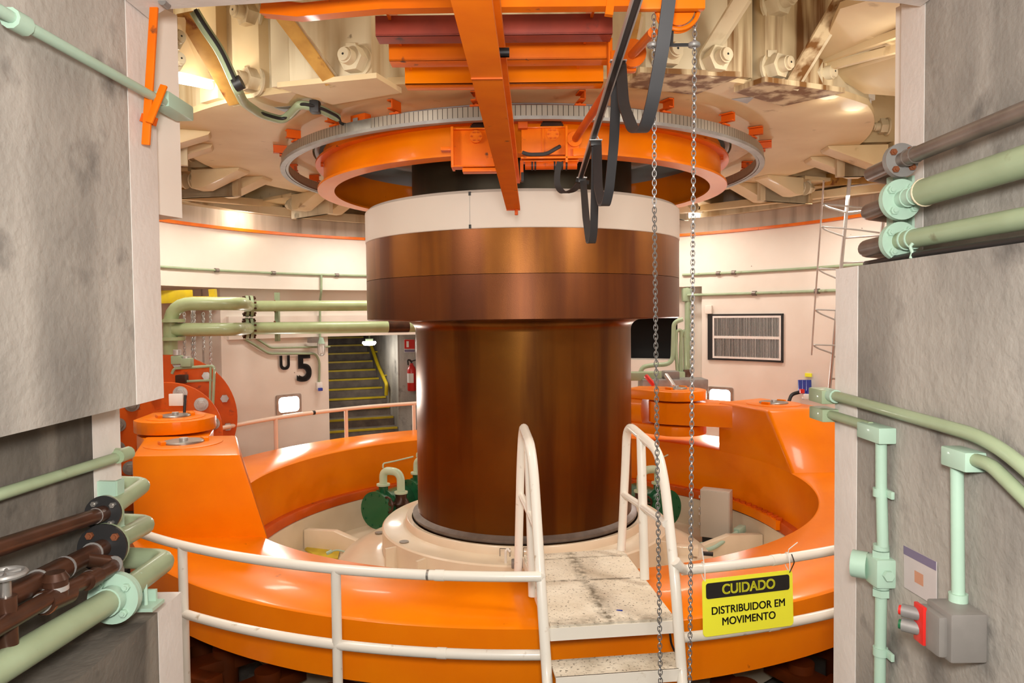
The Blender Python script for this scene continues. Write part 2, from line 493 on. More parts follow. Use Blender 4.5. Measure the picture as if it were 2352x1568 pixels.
b.sector(W1, W1 + .45, -3.0, BAND, th_l, 147)
b.sector(5.75, 6.0, -3.0, BAND, 147, 240)
b.sector(W1 + .4, 5.8, -3.0, BAND, 146.5, 147)
struct(b.build('wall_back', 'wall_paint'))
b = MB().sector(W1 - .06, W1 + .01, -.315, .02, th_r - 12, 146)
struct(b.build('trim_3', 'wall_paint'))
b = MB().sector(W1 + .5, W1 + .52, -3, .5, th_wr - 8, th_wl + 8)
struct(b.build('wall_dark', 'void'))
b = MB().lathe([(3.95, FLOOR), (5.6, FLOOR), (5.6, FLOOR - .12), (3.95, FLOOR - .12)])
struct(b.build('floor', 'concrete_dark'))
b = MB().cyl((SX, SY, -3.1), (SX, SY, -3.0), 4.3, 64)
struct(b.build('floor_pit', 'concrete_dark'))
b = MB().sector(3.98, 4.02, -3.05, FLOOR - .1, 0, 360, 96)
struct(b.build('wall_under', 'concrete_dark'))
b = MB().cyl((SX, SY, 2.95), (SX, SY, 3.05), 5.4, 64)
struct(b.build('ceiling', 'steel_cream'))
b = MB().sector(4.35, W0 + .03, 1.50, 1.56, -50, 232)
b.sector(4.35, 4.40, 1.44, 1.50, -50, 232)
struct(b.build('ceiling_ledge', 'steel_pale'))

# stair corridor beyond the pit wall
DD = V((-.387, .922, 0)).normalized(); NN = V((DD.y, -DD.x, 0))
LAT_L = NN.dot(PC(755, 900, W1)) ; LAT_R = 3.27
def PL(u, v, lat):
    r = ray(u, v); return r * (lat / NN.dot(r))
def sd(s_, l_, z):
    q = DD * s_ + NN * l_; return V((q.x, q.y, z))
def block(mb, s0, s1, l0, l1, z0, z1, z0b=None, z1b=None):
    z0b = z0 if z0b is None else z0b; z1b = z1 if z1b is None else z1b
    return mb.hexa([sd(s0, l0, z0), sd(s0, l1, z0), sd(s1, l1, z0b), sd(s1, l0, z0b), sd(s0, l0, z1), sd(s0, l1, z1), sd(s1, l1, z1b), sd(s1, l0, z1b)])
b = MB(); block(b, 13.22, 18, LAT_R, LAT_R + .3, -3, 2.6)
FA, FB = V((-2.07, 13.44, 0)), V((-.55, 13.05, 0)); FN = (FB - FA).normalized(); FN = V((FN.y, -FN.x, 0))
struct(b.build('wall_stair_right', 'concrete', smooth=False))
b = MB()
b.hexa([q + V((0, 0, z)) for z in (-3, 2.6) for q in (FA, FB, FB - FN * .3, FA - FN * .3)])
struct(b.build('wall_stair_front', 'concrete', smooth=False))
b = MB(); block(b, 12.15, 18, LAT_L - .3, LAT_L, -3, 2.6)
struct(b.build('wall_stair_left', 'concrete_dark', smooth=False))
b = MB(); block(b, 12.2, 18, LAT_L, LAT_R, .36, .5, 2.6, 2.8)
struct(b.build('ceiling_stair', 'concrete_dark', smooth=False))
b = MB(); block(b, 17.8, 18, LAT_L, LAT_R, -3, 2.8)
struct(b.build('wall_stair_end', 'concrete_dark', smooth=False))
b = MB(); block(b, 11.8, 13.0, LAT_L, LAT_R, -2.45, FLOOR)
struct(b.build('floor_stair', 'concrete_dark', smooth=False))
st = thing('concrete_staircase', 'grey concrete staircase with yellow nosings climbing beyond the pit wall opening', 'stairs', sd(12.97, 2.5, FLOOR))
b = MB()
for i in range(15):
    block(b, 12.97 + .3 * i, 17.79, LAT_L + .003, LAT_R - .003, -2.4, -2.21 + .16 * i)
b.build('flight', 'rust_step', st, smooth=False)
for i in range(15):
    b = MB(); s_ = 12.97 + .3 * i; z = -2.21 + .16 * i
    block(b, s_ - .012, s_ + .045, LAT_L + .01, LAT_R - .02, z - .028, z + .006)
    b.build('nosing', 'yellow', st, smooth=False)
q = P(848, 785, 13.6)
t = thing('stair_lamp', 'round white lit lamp hanging at the top of the stair opening', 'lamp', q)
MB().lathe([(.0, q.z - .07), (.10, q.z - .06), (.13, q.z - .02), (.12, q.z + .01), (0, q.z + .01)], 24, c=(q.x, q.y), close=False).build('diffuser', 'glow', t)
MB().cyl((q.x, q.y, q.z + .01), (q.x, q.y, q.z + .06), .07, 20).build('base', 'green_pale', t)
MB().tube([(q.x, q.y, q.z + .06), (q.x, q.y, .42)], .014).build('stem', 'green_pale', t)
lamp('stair_lamp_light', 'POINT', (q.x, q.y - .1, q.z - .15), 22, (1, .95, .86), .12)
hr = [PL(852, 792, 3.19), PL(868, 838, 3.19), PL(888, 882, 3.19), PL(887, 907, 3.19)]
t = thing('stair_handrail', 'yellow handrail on the right hand wall of the concrete stairs', 'handrail', hr[2])
MB().tube(rounded(hr, .05), .035).build('rail', 'yellow', t)
for uv in ((858, 808), (879, 862)):
    q = PL(*uv, 3.19)
    MB().cyl(q, q + NN * .09, .012, 8).build('bracket', 'yellow', t)
def PF(u, v, off):
    r = ray(u, v); a = FA + FN * off; return r * (FN.dot(a) / FN.dot(r))
q = PF(946, 868, .10)
t = thing('fire_extinguisher', 'red fire extinguisher with a white label hung on the stair wall', 'fire extinguisher', q - V((0, 0, .23)))
MB().lathe([(0, q.z - .23), (.075, q.z - .23), (.082, q.z - .21), (.082, q.z + .15), (.06, q.z + .2), (.028, q.z + .24), (.028, q.z + .27), (0, q.z + .27)], 24, c=(q.x, q.y), close=False).build('tank', 'red', t)
MB().lathe([(.0835, q.z - .08), (.0835, q.z + .09)], 24, 150, 300, c=(q.x, q.y), close=False).build('paper_label', 'white', t)
MB().tube(rounded([(q.x, q.y, q.z + .27), (q.x - .01, q.y, q.z + .32), (q.x - .07, q.y - .02, q.z + .34), (q.x - .06, q.y - .02, q.z + .24)], .04), .014).build('hose', 'black', t)
MB().bar((q.x - .03, q.y, q.z + .30), (q.x + .09, q.y, q.z + .33), .03, .02).build('lever', 'black', t)
q = PF(941, 794, .01); fx = V((-FN.y, FN.x, 0)); ax = Matrix(((fx.x, 0, FN.x, q.x), (fx.y, 0, FN.y, q.y), (0, 1, 0, q.z), (0, 0, 0, 1)))
t = thing('extinguisher_sign', 'red and blue fire extinguisher sign on the stair wall', 'sign', q)
def plate(name, w_, h_, x, y, z, material, parent, th=.006):
    return MB().box((0, 0, 0), (w_, h_, th), rot=None).build_at(name, material, parent, ax @ Matrix.Translation((x, y, z))) 
def build_at(s, name, material, parent, mtx):
    s.b.transform(mtx)
    return s.build(name, material, parent, smooth=False)
MB.build_at = build_at
plate('backing', .215, .24, 0, 0, 0, 'white', t)
plate('red_panel', .20, .17, 0, .03, .005, 'red', t)
plate('blue_panel', .20, .045, 0, -.09, .005, 'poster_head', t)
plate('extinguisher_symbol', .045, .11, -.035, .03, .009, 'white', t)

# orange rail round the pit wall
tag(MB().sector(W0 - .05, W0 + .01, 1.225, 1.265, 6, 250).build('wall_rail', 'orange_crane'), 'orange steel rail running round the upper pit wall', 'rail')

# thin green conduits on the pit wall
def conduit(name, pts, r, label, clips=(), material='green_pale', cat='conduit', bend=.06):
    t = thing(name, label, cat, pts[0], 'green conduits on the walls' if name == 'wall_conduit' else None)
    MB().tube(pts, r, 10, bend=bend).build('tube', material, t)
    for c, d in clips:
        c = V(c); d = V(d).normalized()
        MB().cyl(c - d * .03, c + d * .03, r * 1.7, 10).build('clip', 'pipe_grey' if material == 'green_pale' else material, t)
    return t
Rc = W0 - .03
conduit('wall_conduit', arc(Rc, 163, 60, .655, 40), .017, 'thin green conduit running round the wall band above the green pipes',
        [(pol(Rc, a, .655), pol(Rc, a + 2, .655) - pol(Rc, a, .655)) for a in (150, 139, 121.5 + 5)], bend=0)
conduit('wall_conduit', arc(Rc, 57, 12, .61, 30) , .02, 'peeling green conduit on the right wall passing behind the ladder cage',
        [(pol(Rc, a, .61), pol(Rc, a + 2, .61) - pol(Rc, a, .61)) for a in (50, 47)], bend=0)
conduit('wall_conduit', arc(Rc, 56, 12, .285, 30), .022, 'rusty green conduit on the right wall just above the louvred window',
        [(pol(Rc, a, .285), pol(Rc, a + 2, .285) - pol(Rc, a, .285)) for a in (43, 31)], bend=0)
R2 = W1 - .1
conduit('drop_conduit', [PC(738, 632, Rc), PC(738, 668, Rc), PC(735, 690, R2), PC(735, 785, R2)], .018, 'vertical green conduit dropping from the wall band to the caged lamp')
conduit('socket_conduit', [PC(545, 768, W1 - .03), PC(617, 812, W1 - .03), PC(725, 812, W1 - .03), PC(734, 830, W1 - .03), PC(733, 880, W1 - .03)], .018, 'green conduit bending down beside the black numeral to the white socket')
conduit('lamp_conduit', [PC(575, 768, W1 - .03), PC(622, 799, W1 - .03), PC(758, 796, W1 - .03)], .016, 'green conduit running level to the stair opening above the black numeral')
q = PC(738, 798, R2 - .06)
t = thing('caged_lamp', 'unlit wall lamp in a wire cage left of the stair opening', 'lamp', q)
MB().cyl(q + V((0, 0, .06)), q + V((0, 0, .16)), .06, 16, .03).build('cap', 'mint', t)
MB().lathe([(0, q.z - .10), (.035, q.z - .08), (.045, q.z), (.04, q.z + .06)], 16, c=(q.x, q.y), close=False).build('globe', 'white', t)
for a in range(0, 180, 60):
    dx, dy = .06 * math.cos(math.radians(a)), .06 * math.sin(math.radians(a))
    MB().tube(rounded([(q.x + dx, q.y + dy, q.z + .07), (q.x + dx, q.y + dy, q.z - .1), (q.x, q.y, q.z - .14), (q.x - dx, q.y - dy, q.z - .1), (q.x - dx, q.y - dy, q.z + .07)], .05), .005, 6).build('cage_wire', 'galvanised', t)
MB().bar(q + V((-.03, 0, .11)), q + V((-.2, -.06, .115)), .05, .07).build('arm', 'pipe_grey', t)
q = PC(733, 886, W1 - .04)
t = thing('wall_socket', 'small white and blue socket at the end of the bent conduit', 'socket', q)
MB().box(q, (.09, .08, .12), .012, rz=.6).build('housing', 'white', t)
MB().box(q + V((.03, -.05, -.05)), (.07, .05, .05), .01, rz=.6).build('cover', 'blue', t)

# unit number painted on the wall
def wall_mtx(p, R_off=0.):
    d = V((p.x - SX, p.y - SY, 0)).normalized()
    x = V((d.y, -d.x, 0))
    q = p - d * R_off
    return Matrix(((x.x, 0, -d.x, q.x), (x.y, 0, -d.y, q.y), (0, 1, 0, q.z), (0, 0, 0, 1)))
q = PC(681, 842, W1)
t = thing('unit_number', 'black unit marking U 5 painted on the pale wall by the stairs', 'sign', q)
text('numeral', '5', .60, wall_mtx(PC(697, 847, W1), .03), 'black', t, .020, sx=.92)
text('letter', 'U', .30, wall_mtx(PC(652, 834, W1), .03), 'black', t, .012, sx=.85)

# glowing ports low on the wall
def port(u, v, R, label):
    p = PC(u, v, R); m = wall_mtx(p, 0)
    t = thing('bulkhead_light', label, 'light', p, 'glowing wall lights')
    def rr(w_, h_, r):
        o = []
        for cx, cy, a0 in ((w_ / 2 - r, h_ / 2 - r, 0), (-w_ / 2 + r, h_ / 2 - r, 90), (-w_ / 2 + r, -h_ / 2 + r, 180), (w_ / 2 - r, -h_ / 2 + r, 270)):
            for k in range(7):
                a = math.radians(a0 + 15 * k); o.append((cx + r * math.cos(a), cy + r * math.sin(a)))
        return o
    A, B = rr(.42, .31, .03), rr(.345, .235, .06)
    b = MB(); n = len(A)
    vs = [m @ V((x, y, -.02)) for x, y in A] + [m @ V((x, y, .03)) for x, y in A] + [m @ V((x, y, .03)) for x, y in B] + [m @ V((x, y, -.02)) for x, y in B]
    fs = []
    for k in range(n):
        k2 = (k + 1) % n
        for o in range(3):
            fs.append((o * n + k, o * n + k2, (o + 1) * n + k2, (o + 1) * n + k))
    b.faces(vs, fs).build('frame', 'steel', t)
    b = MB(); b.faces([m @ V((x, y, .008)) for x, y in B], [tuple(range(n))]).build('diffuser', 'glow', t)
    c = m @ V((0, 0, .12))
    lamp('bulkhead_lamp', 'AREA', c, 30, (1, .95, .88), .33, m @ V((0, 0, 2)), .22)
port(662, 928, W1, 'glowing rectangular wall light below the black unit marking')
port(1655, 911, W0, 'glowing rectangular wall light behind the right orange link')

# louvred window on the right
a0, a1 = TH(1627, 775, W0), TH(1800, 775, W0)
wz0, wz1 = -.735, -.02
win = MB(); 
for (r0, r1, z0, z1, b0, b1) in ((W0 - .03, W0, wz0, wz0 + .03, a1, a0), (W0 - .03, W0, wz1 - .03, wz1, a1, a0), (W0 - .03, W0, wz0, wz1, a1, a1 + .3), (W0 - .03, W0, wz0, wz1, a0 - 1.0, a0)):
    win.sector(r0, r1, z0, z1, b0, b1, 6)
win = tag(win.build('louvre_window', 'dark_flange'), 'rectangular grille of vertical slats in a dark frame on the right wall', 'window')
zm = (wz0 + wz1) / 2 + .0
b = MB()
for z0, z1 in ((wz0 + .03, wz0 + .06), (zm - .02, zm + .02), (wz1 - .06, wz1 - .03)):
    b.sector(W0 - .035, W0 - .01, z0, z1, a1 + .3, a0 - 1., 6)
for b0 in (a1 + .3, a0 - 1.3):
    b.sector(W0 - .035, W0 - .01, wz0 + .03, wz1 - .03, b0, b0 + .3, 2)
b.build('inner_frame', 'white_strip', win)
MB().sector(W0 - .008, W0 - .004, wz0 + .03, wz1 - .03, a1 + .3, a0 - 1., 8).build('backing', 'black', win)
random.seed(4)
for z0, z1 in ((wz0 + .06, zm - .02), (zm + .02, wz1 - .06)):
    b = MB(); n = 42
    for k in range(n):
        a = a1 + .7 + (a0 - a1 - 2.1) * k / n; wv = .09 + .05 * random.random()
        b.sector(W0 - .03, W0 - .012, z0, z1, a, a + wv, 1)
    b.build('slats', 'galvanised', win)
q = PC(1628, 711, W0 - .03)
tag(MB().box(q, (.11, .05, .13), .008, rz=math.radians(50 - 90)).build('wall_box', 'wall_paint'), 'small cream junction box at the top left corner of the grille', 'junction box')

# ------------------------------------------------------------------ turbine shaft
t = thing('turbine_shaft', 'huge bronze brown turbine shaft standing in the middle of the pit', 'shaft', (SX, SY, -2.05))
R1 = 1.12
pr = [(R1, -2.60), (R1, -.155)] + [(R1 + .10 * (1 - math.cos(math.radians(a))), -.155 + .10 * math.sin(math.radians(a))) for a in range(15, 91, 15)] + [(1.45, -.045)]
MB().lathe(pr, 128, close=False).build('shaft_body', 'shaft', t)
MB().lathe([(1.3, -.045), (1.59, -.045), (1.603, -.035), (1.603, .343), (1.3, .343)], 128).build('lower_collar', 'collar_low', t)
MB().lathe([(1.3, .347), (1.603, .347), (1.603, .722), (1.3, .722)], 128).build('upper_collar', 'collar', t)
MB().lathe([(1.05, .724), (1.603, .724), (1.608, .73), (1.608, 1.02), (1.58, 1.048), (1.05, 1.048)], 128).build('cover_band', 'cover_white', t, label='cream white cover band at the top of the collar')
a = TH(1079, 480, 1.61, False)
for z in (.742, 1.015):
    MB().sector(1.60, 1.612, z - .016, z + .016, a - .35, a + .35, 2).build('seam_clip', 'black', t)
MB().sector(1.60, 1.6095, .74, 1.03, a - .06, a + .06, 1).build('seam', 'grey_flange', t)
MB().lathe([(R1 + .012, 1.0), (R1 + .012, 2.9)], 96, close=False).build('upper_shaft', 'shaft_dark', t, label='dark oily shaft above the white cover band')
MB().lathe([(R1 - .01, -2.07), (1.165, -2.07), (1.175, -2.055), (1.175, -2.035), (1.16, -2.03), (R1 - .01, -2.0)], 128).build('seal_lip', 'pipe_grey', t)

# ------------------------------------------------------------------ cream head cover inside the ring
t = thing('head_cover', 'cream stepped steel cover around the foot of the shaft', 'cover', (SX, SY, -2.75))
MB().lathe([(1.185, -2.075), (1.19, -2.075), (1.235, -2.065), (1.245, -2.075), (1.255, -2.14), (1.28, -2.152), (1.475, -2.152), (1.49, -2.165), (1.49, -2.50), (1.185, -2.5)], 128).build('bearing_housing', 'cream', t)
MB().lathe([(1.492, -2.40), (1.70, -2.40), (1.92, -2.50), (1.94, -2.52), (1.94, -2.749), (1.492, -2.749)], 128).build('cover_plate', 'cream', t)
MB().lathe([(1.9, -2.75), (2.77, -2.75), (2.77, -2.395), (2.86, -2.395), (2.86, -2.80), (1.9, -2.80)], 128).build('outer_wall', 'cream', t)
for a in (160, 196, 66, 12, -14, 100):
    m = MB(); d0, d1 = 1.93, 2.76
    x, y = math.cos(math.radians(a)), math.sin(math.radians(a)); n = V((-y, x, 0)) * .045
    p = [pol(d0, a, -2.75), pol(d1, a, -2.75), pol(d1, a, -2.52), pol(2.35, a, -2.50), pol(d0, a, -2.62)]
    m.prism([q - n for q in p], n * 2, .008)
    m.build('rib', 'cream', t)
for a in (214, 232, 330):
    MB().sector(1.47, 1.60, -2.40, -2.18, a - .5, a + .5, 1).build('web', 'cream', t)
for uv in ((928, 1244), (870, 1223)):
    q = PZ(*uv, -2.148 if uv[0] > 900 else -2.39)
    MB().cyl(q, q + V((0, 0, .006)), .045, 20).build('plug', 'steel', t)
q = PZ(1188, 1300, -2.148)
MB().box(q + V((0, -.02, .03)), (.10, .10, .06), .012).build('sensor_box', 'grey_flange', t)
MB().tube(rounded([q + V((-.10, .10, -.03)), q + V((-.10, .10, .10)), q + V((-.08, .12, .115)), q + V((-.06, .10, .09))], .02), .012, 8).build('hook_pipe', 'white_rail', t)
for uv in ((1160, 1272), (1214, 1270)):
    q = PC(*uv, 1.262, False); m = wall_mtx(q, 0)
    fr = MB()
    for x, y, w_, h_ in ((-.045, 0, .004, .10), (.045, 0, .004, .10), (0, .05, .094, .004)):
        fr.b.verts.ensure_lookup_table()
        c = m @ Matrix.Rotation(0, 4, 'Z')
        p = [m @ V((x + sx * w_ / 2, y + sy * h_ / 2, zz)) for zz in (-.006, -.001) for sx, sy in ((-1, -1), (1, -1), (1, 1), (-1, 1))]
        fr.hexa(p)
    fr.build('marked_frame', 'rubber', t)
tag(MB().prism([PZ(u, v, -2.742) for u, v in ((700, 1263), (738, 1240), (786, 1243), (776, 1285), (740, 1290))], (0, 0, .02)).build('yellow_mat', 'yellow'), 'yellow sheet lying on the cream floor inside the orange ring', 'mat')

# ------------------------------------------------------------------ orange operating ring
t = thing('operating_ring', 'massive glossy orange operating ring around the shaft foot', 'ring', (SX, SY, -2.12))
RI, RO = 2.875, 3.71
MB().lathe([(RI, RING - .012), (RI + .02, RING), (RO - .02, RING), (RO, RING - .015), (RO, -2.09), (RO - .02, -2.10), (RO - .25, -2.12), (RI + .08, -2.29), (RI, -2.29)], 192).build('ring_body', 'orange', t)
MB().lathe([(RI + .05, -2.285), (2.795, -2.285), (2.785, -2.30), (2.785, -2.39), (RI + .05, -2.39)], 160).build('inner_flange', 'orange_dull', t)
b = MB().sector(2.74, 2.79, -2.37, -2.27, 4, 28)
cs = b.build('clamp_segment', 'orange', t)
for k in range(11):
    q = pol(2.80, 5 + 2.2 * k, -2.285)
    MB().hexnut(q, (0, 0, 1), .035, .035).build('clamp_bolt', 'orange_dull', cs)
LT = -1.12
b = MB(); n = 12; vs = []; 
for k in range(n + 1):
    s_ = k / n; ab, at = 1 + 30 * s_, 13 + 18 * s_
    vs += [pol(RI + .001, ab, RING - .04), pol(RO - .03, ab, RING - .04), pol(3.66, at, LT), pol(RI + .001, at, LT)]
fs = [(0, 1, 2, 3), (4 * n, 4 * n + 1, 4 * n + 2, 4 * n + 3)]
for k in range(n):
    for j in range(4):
        fs.append((4 * k + j, 4 * k + (j + 1) % 4, 4 * k + 4 + (j + 1) % 4, 4 * k + 4 + j))
b.faces(vs, fs)
bmesh.ops.recalc_face_normals(b.b, faces=list(b.b.faces))
eds = [e for e in b.b.edges if len(e.link_faces) == 2 and e.calc_face_angle(0) > .6]
bmesh.ops.bevel(b.b, geom=eds, offset=.035, segments=3, affect='EDGES', profile=.5)
lug = b.build('lug', 'orange', t, label='tall orange lug on the right side of the ring')
LT2 = -1.07
lugL = MB().hexa([V((-2.99, 5.70, RING - .04)), V((-1.93, 5.71, RING - .04)), V((-2.60, 7.25, RING - .04)), V((-3.48, 7.15, RING - .04)),
                  V((-2.985, 5.70, LT2)), V((-2.14, 5.715, LT2)), V((-2.53, 6.66, LT2)), V((-3.34, 6.62, LT2))], .03).build('lug', 'orange', t, label='tall orange lug on the left side of the ring')
def pin_disc(q, parent, r=.155, name='pin'):
    o = MB().lathe([(0, q.z - .03), (r * 1.95, q.z - .03), (r * 1.9, q.z + .006), (r * 1.8, q.z + .01), (0, q.z + .01)], 32, c=(q.x, q.y), close=False).build(name + '_boss', 'orange', parent)
    parent = o if parent.type == 'EMPTY' else parent
    MB().lathe([(0, q.z), (r, q.z), (r, q.z + .02), (r * .96, q.z + .026), (0, q.z + .026)], 32, c=(q.x, q.y), close=False).build(name + '_cap', 'steel', parent)
    MB().cyl((q.x, q.y, q.z + .02), (q.x, q.y, q.z + .05), r * .22, 12).build(name + '_plug', 'galvanised', parent)
    for a in (40, 220):
        x, y = q.x + r * 1.05 * math.cos(math.radians(a)), q.y + r * 1.05 * math.sin(math.radians(a))
        MB().box((x, y, q.z + .024), (.045, .10, .03), .006, rz=math.radians(a)).build(name + '_keeper', 'orange', parent)
PL_ = PZ(422, 1018, LT2); PR_ = PZ(1777, 927, LT)
pin_disc(PL_, lugL, .165); pin_disc(PR_, lug, .17)

# orange links from the ring lugs to the servomotors
def link(root, lugpin, eye, z_top, R_eye, d_yoke, yoke_len):
    """clevis with two plates round the eye, a bar to the lug and a solid rod end behind"""
    e = V((eye.x, eye.y, 0)); l = V((lugpin.x, lugpin.y, 0)); d = (l - e).normalized(); s_ = V((-d.y, d.x, 0))
    bar_t, bar_b = z_top - .145, z_top - .42
    p = []
    for a in range(0, 181, 15):
        r = math.radians(a + 90)
        p.append(e + (d * math.cos(r) + s_ * math.sin(r)) * (R_eye * .93))
    l = l - d * .42
    p += [l - s_ * .24, l + s_ * .24]
    MB().prism([V((q.x, q.y, bar_b)) for q in p], (0, 0, bar_t - bar_b), .012).build('link_bar', 'orange', root)
    y = V((d_yoke.x, d_yoke.y, 0)).normalized(); ys = V((-y.y, y.x, 0))
    for z0, z1 in ((z_top - .12, z_top), (z_top - .565, z_top - .445)):
        p = []
        for a in range(-90, 91, 12):
            r = math.radians(a)
            p.append(e - y * (R_eye * math.cos(r)) + ys * (R_eye * math.sin(r)))
        p += [e + y * yoke_len + ys * .2, e + y * yoke_len - ys * .2]
        MB().prism([V((q.x, q.y, z0)) for q in p], (0, 0, z1 - z0), .012).build('clevis_plate', 'orange', root)
    zc = z_top - .283
    a0_ = e + y * (R_eye * .98); a1_ = e + y * (yoke_len + .12)
    MB().cyl((a0_.x, a0_.y, zc), (a1_.x, a1_.y, zc), .285, 32, .22).build('yoke', 'orange', root)
    a2_ = a1_ + y * .8
    MB().cyl((a1_.x, a1_.y, zc), (a2_.x, a2_.y, zc), .15, 24).build('rod', 'steel', root)
    pin_disc(V((e.x, e.y, z_top)), root, .14)
    return a2_, zc
EL = PZ(403, 958, -.955); ER = PZ(1553, 894, -1.0)
t = thing('servo_link', 'orange link with round clevis plates behind the left lug of the ring', 'link', (EL.x, EL.y, -1.4))
dL = V((-.44, .90, 0)).normalized()
link(t, PL_, EL, -.955, .365, dL, .5)
q = V((EL.x - .03, EL.y + .1, -.93))
MB().box(q + V((-.06, .12, .12)), (.14, .02, .12), .005).build('note_card', 'white', t)
MB().tube([q + V((.05, .05, .0)), q + V((.05, .08, .17))], .014, 8).build('pointer', 'black', t)
t = thing('servo_link', 'orange link with round clevis plates between the right lug and the shaft', 'link', (ER.x, ER.y, -1.45))
dR = V((-.90, .60, 0)).normalized()
link(t, PR_, ER, -1.0, .385, dR, .62)

# left servomotor
ax_ = V((-.40, .92, 0)).normalized()
c0 = P(382, 1000, 8.0); c1 = P(385, 965, 8.75)
t = thing('servomotor', 'large round orange servomotor with bolted flanges beside the left wall', 'servomotor', (c1.x, c1.y, FLOOR))
ch = MB().cyl(c1 - ax_ * .02, c1 + ax_ * .14, .785, 64).build('cylinder_head', 'orange_dull', t)
MB().cyl(c1 + ax_ * .14, c1 + ax_ * .62, .62, 48).build('cylinder', 'orange_dull', t)
ff = MB().cyl(c0, c0 + ax_ * .10, .58, 56).build('front_flange', 'orange_dull', t)
MB().cyl(c0 + ax_ * .1, c1, .43, 40).build('neck', 'orange_dull', t)
MB().cyl(c0 - ax_ * .06, c0, .30, 32).build('gland', 'orange_dull', t)
sx_, ux_, _ = frame(ax_)
for k in range(12):
    a = math.radians(30 * k + 12)
    q = c0 + (sx_ * math.cos(a) + ux_ * math.sin(a)) * .485
    m = MB(); m.cyl(q, q - ax_ * .012, .075, 20); m.hexnut(q - ax_ * .012, -ax_, .05, .05); m.cyl(q - ax_ * .06, q - ax_ * .09, .028, 10)
    m.build('flange_bolt', 'steel', ff)
for k in range(12):
    a = math.radians(30 * k + 20)
    q = c1 - ax_ * .02 + (sx_ * math.cos(a) + ux_ * math.sin(a)) * .68
    MB().hexnut(q, -ax_, .05, .05).build('head_bolt', 'steel', ch)
MB().box((c1.x - .2, c1.y + .3, (FLOOR + c1.z - .5) / 2), (.9, .5, abs(FLOOR - c1.z + .5)), .02).build('foot', 'orange_dull', t)
# small pipe frame in front of it
t = thing('pipe_frame', 'thin green pipe frame with valves in front of the left servomotor', 'pipework', P(490, 840, 8.3))
g = lambda u, v: P(u, v, 8.45)
MB().tube([g(395, 858), g(400, 846), g(493, 840), g(489, 928)], .017, 8, bend=.05).build('pipe', 'green_pale', t)
MB().tube([g(425, 876), g(486, 873)], .015, 8).build('pipe', 'green_pale', t)
MB().tube([g(484, 842), g(482, 930)], .014, 8).build('pipe', 'green_pale', t)
for u, v in ((408, 826), (430, 832), (418, 870)):
    MB().box(g(u, v), (.12, .1, .1), .015).build('valve_block', 'brown_pipe' if v > 850 else 'green_pale', t)
for u, v in ((407, 803), (428, 818)):
    MB().cyl(g(u, v), g(u, v + 12), .045, 12).build('gauge', 'galvanised', t)

# right servomotor supports: green control pipes, valves and handles on the far wall
t = thing('control_pipes', 'bundle of pale green oil pipes beside the dark wall opening', 'pipework', P(1570, 900, 10.8))
g = lambda u, v, y=11.3: P(u, v, y)
MB().tube([g(1470, 890), g(1472, 843), g(1500, 838), g(1545, 836), g(1548, 740), g(1568, 733)], .035, 10, bend=.25).build('pipe', 'green_pale', t)
MB().tube([g(1556, 855), g(1552, 800), g(1554, 760), g(1564, 757), g(1566, 852)], .026, 10, bend=.1).build('pipe', 'green_pale', t)
MB().tube([g(1562, 865), g(1563, 780), g(1572, 752), g(1574, 850)], .022, 10, bend=.1).build('pipe', 'green_pale', t)
for u, v in ((1565, 862), (1578, 858), (1515, 862)):
    MB().box(g(u, v), (.12, .12, .13), .02).build('valve', 'brown_pipe' if u > 1570 else 'green_pale', t)
t = thing('oil_cabinet', 'dark grey valve cabinet with levers behind the right orange link', 'cabinet', P(1540, 890, 10.7))
MB().box(P(1545, 886, 10.75), (.95, .4, .22), .02).build('body', 'grey_flange', t)
MB().box(P(1540, 864, 10.75), (.22, .25, .16), .02).build('valve_box', 'station_grey', t)
MB().bar(P(1483, 862, 10.4), P(1502, 884, 10.3), .05, .05, bev=.008).build('lever', 'red', t, label='red lever')
MB().bar(P(1529, 860, 10.4), P(1548, 887, 10.2), .05, .05, bev=.008).build('lever', 'galvanised', t, label='steel lever')
MB().box(P(1478, 863, 10.8), (.45, .25, .12), .015).build('side_box', 'green_pale', t)
t = conduit('wall_pipe', [PC(1580, 660, W1 - .2), PC(1580, 870, W1 - .2)], .05, 'thick vertical green pipe between the shaft collar and the grille', bend=0)
q = PC(1578, 677, W1 - .2)
MB().box(q, (.16, .14, .22), .03).build('pull_box', 'green_pale', t)

# big green water pipes on the left wall
t = thing('water_pipes', 'two thick pale green water pipes running along the left wall', 'pipes', PC(570, 730, 4.5))
RW = 4.45
aL, aM, aE = TH(425, 697, RW), TH(570, 703, RW), TH(985, 750, RW)
dW = (P(985, 701, 11.6) - P(572, 703, 10.4)).normalized()
MB().tube([P(392, 868, 8.9), P(391, 697, 8.9), P(556, 697, 9.05), P(572, 703, 10.4)], .082, 16, bend=.26).build('pipe', 'green_pipe', t)
MB().tube([P(572, 703, 10.4), P(990, 701, 11.6)], .078, 16).build('pipe', 'green_pipe', t)
MB().tube([P(398, 757, 8.9), P(545, 756, 9.0), P(572, 754, 10.4)], .082, 16, bend=.2).build('pipe', 'green_pipe', t)
MB().tube([P(572, 754, 10.4), P(1010, 749, 11.62)], .088, 16).build('pipe', 'green_pipe', t)
for v in (703, 754):
    p = P(572, v, 10.4); d = dW
    for o in (-.05, .01):
        MB().cyl(p + d * o, p + d * (o + .04), .152, 28).build('flange', 'green_pale', t)
    sx_, ux_, _ = frame(d)
    for k in range(10):
        a = math.radians(36 * k + 22); q = p + (sx_ * math.cos(a) + ux_ * math.sin(a)) * .128
        MB().cyl(q - d * .085, q + d * .085, .016, 6).build('stud', 'brown_pipe', t)
q = P(395, 757, 8.9); MB().cyl(q + V((0, 0, .09)), q + V((0, 0, .13)), .15, 24).build('flange', 'green_pipe', t)
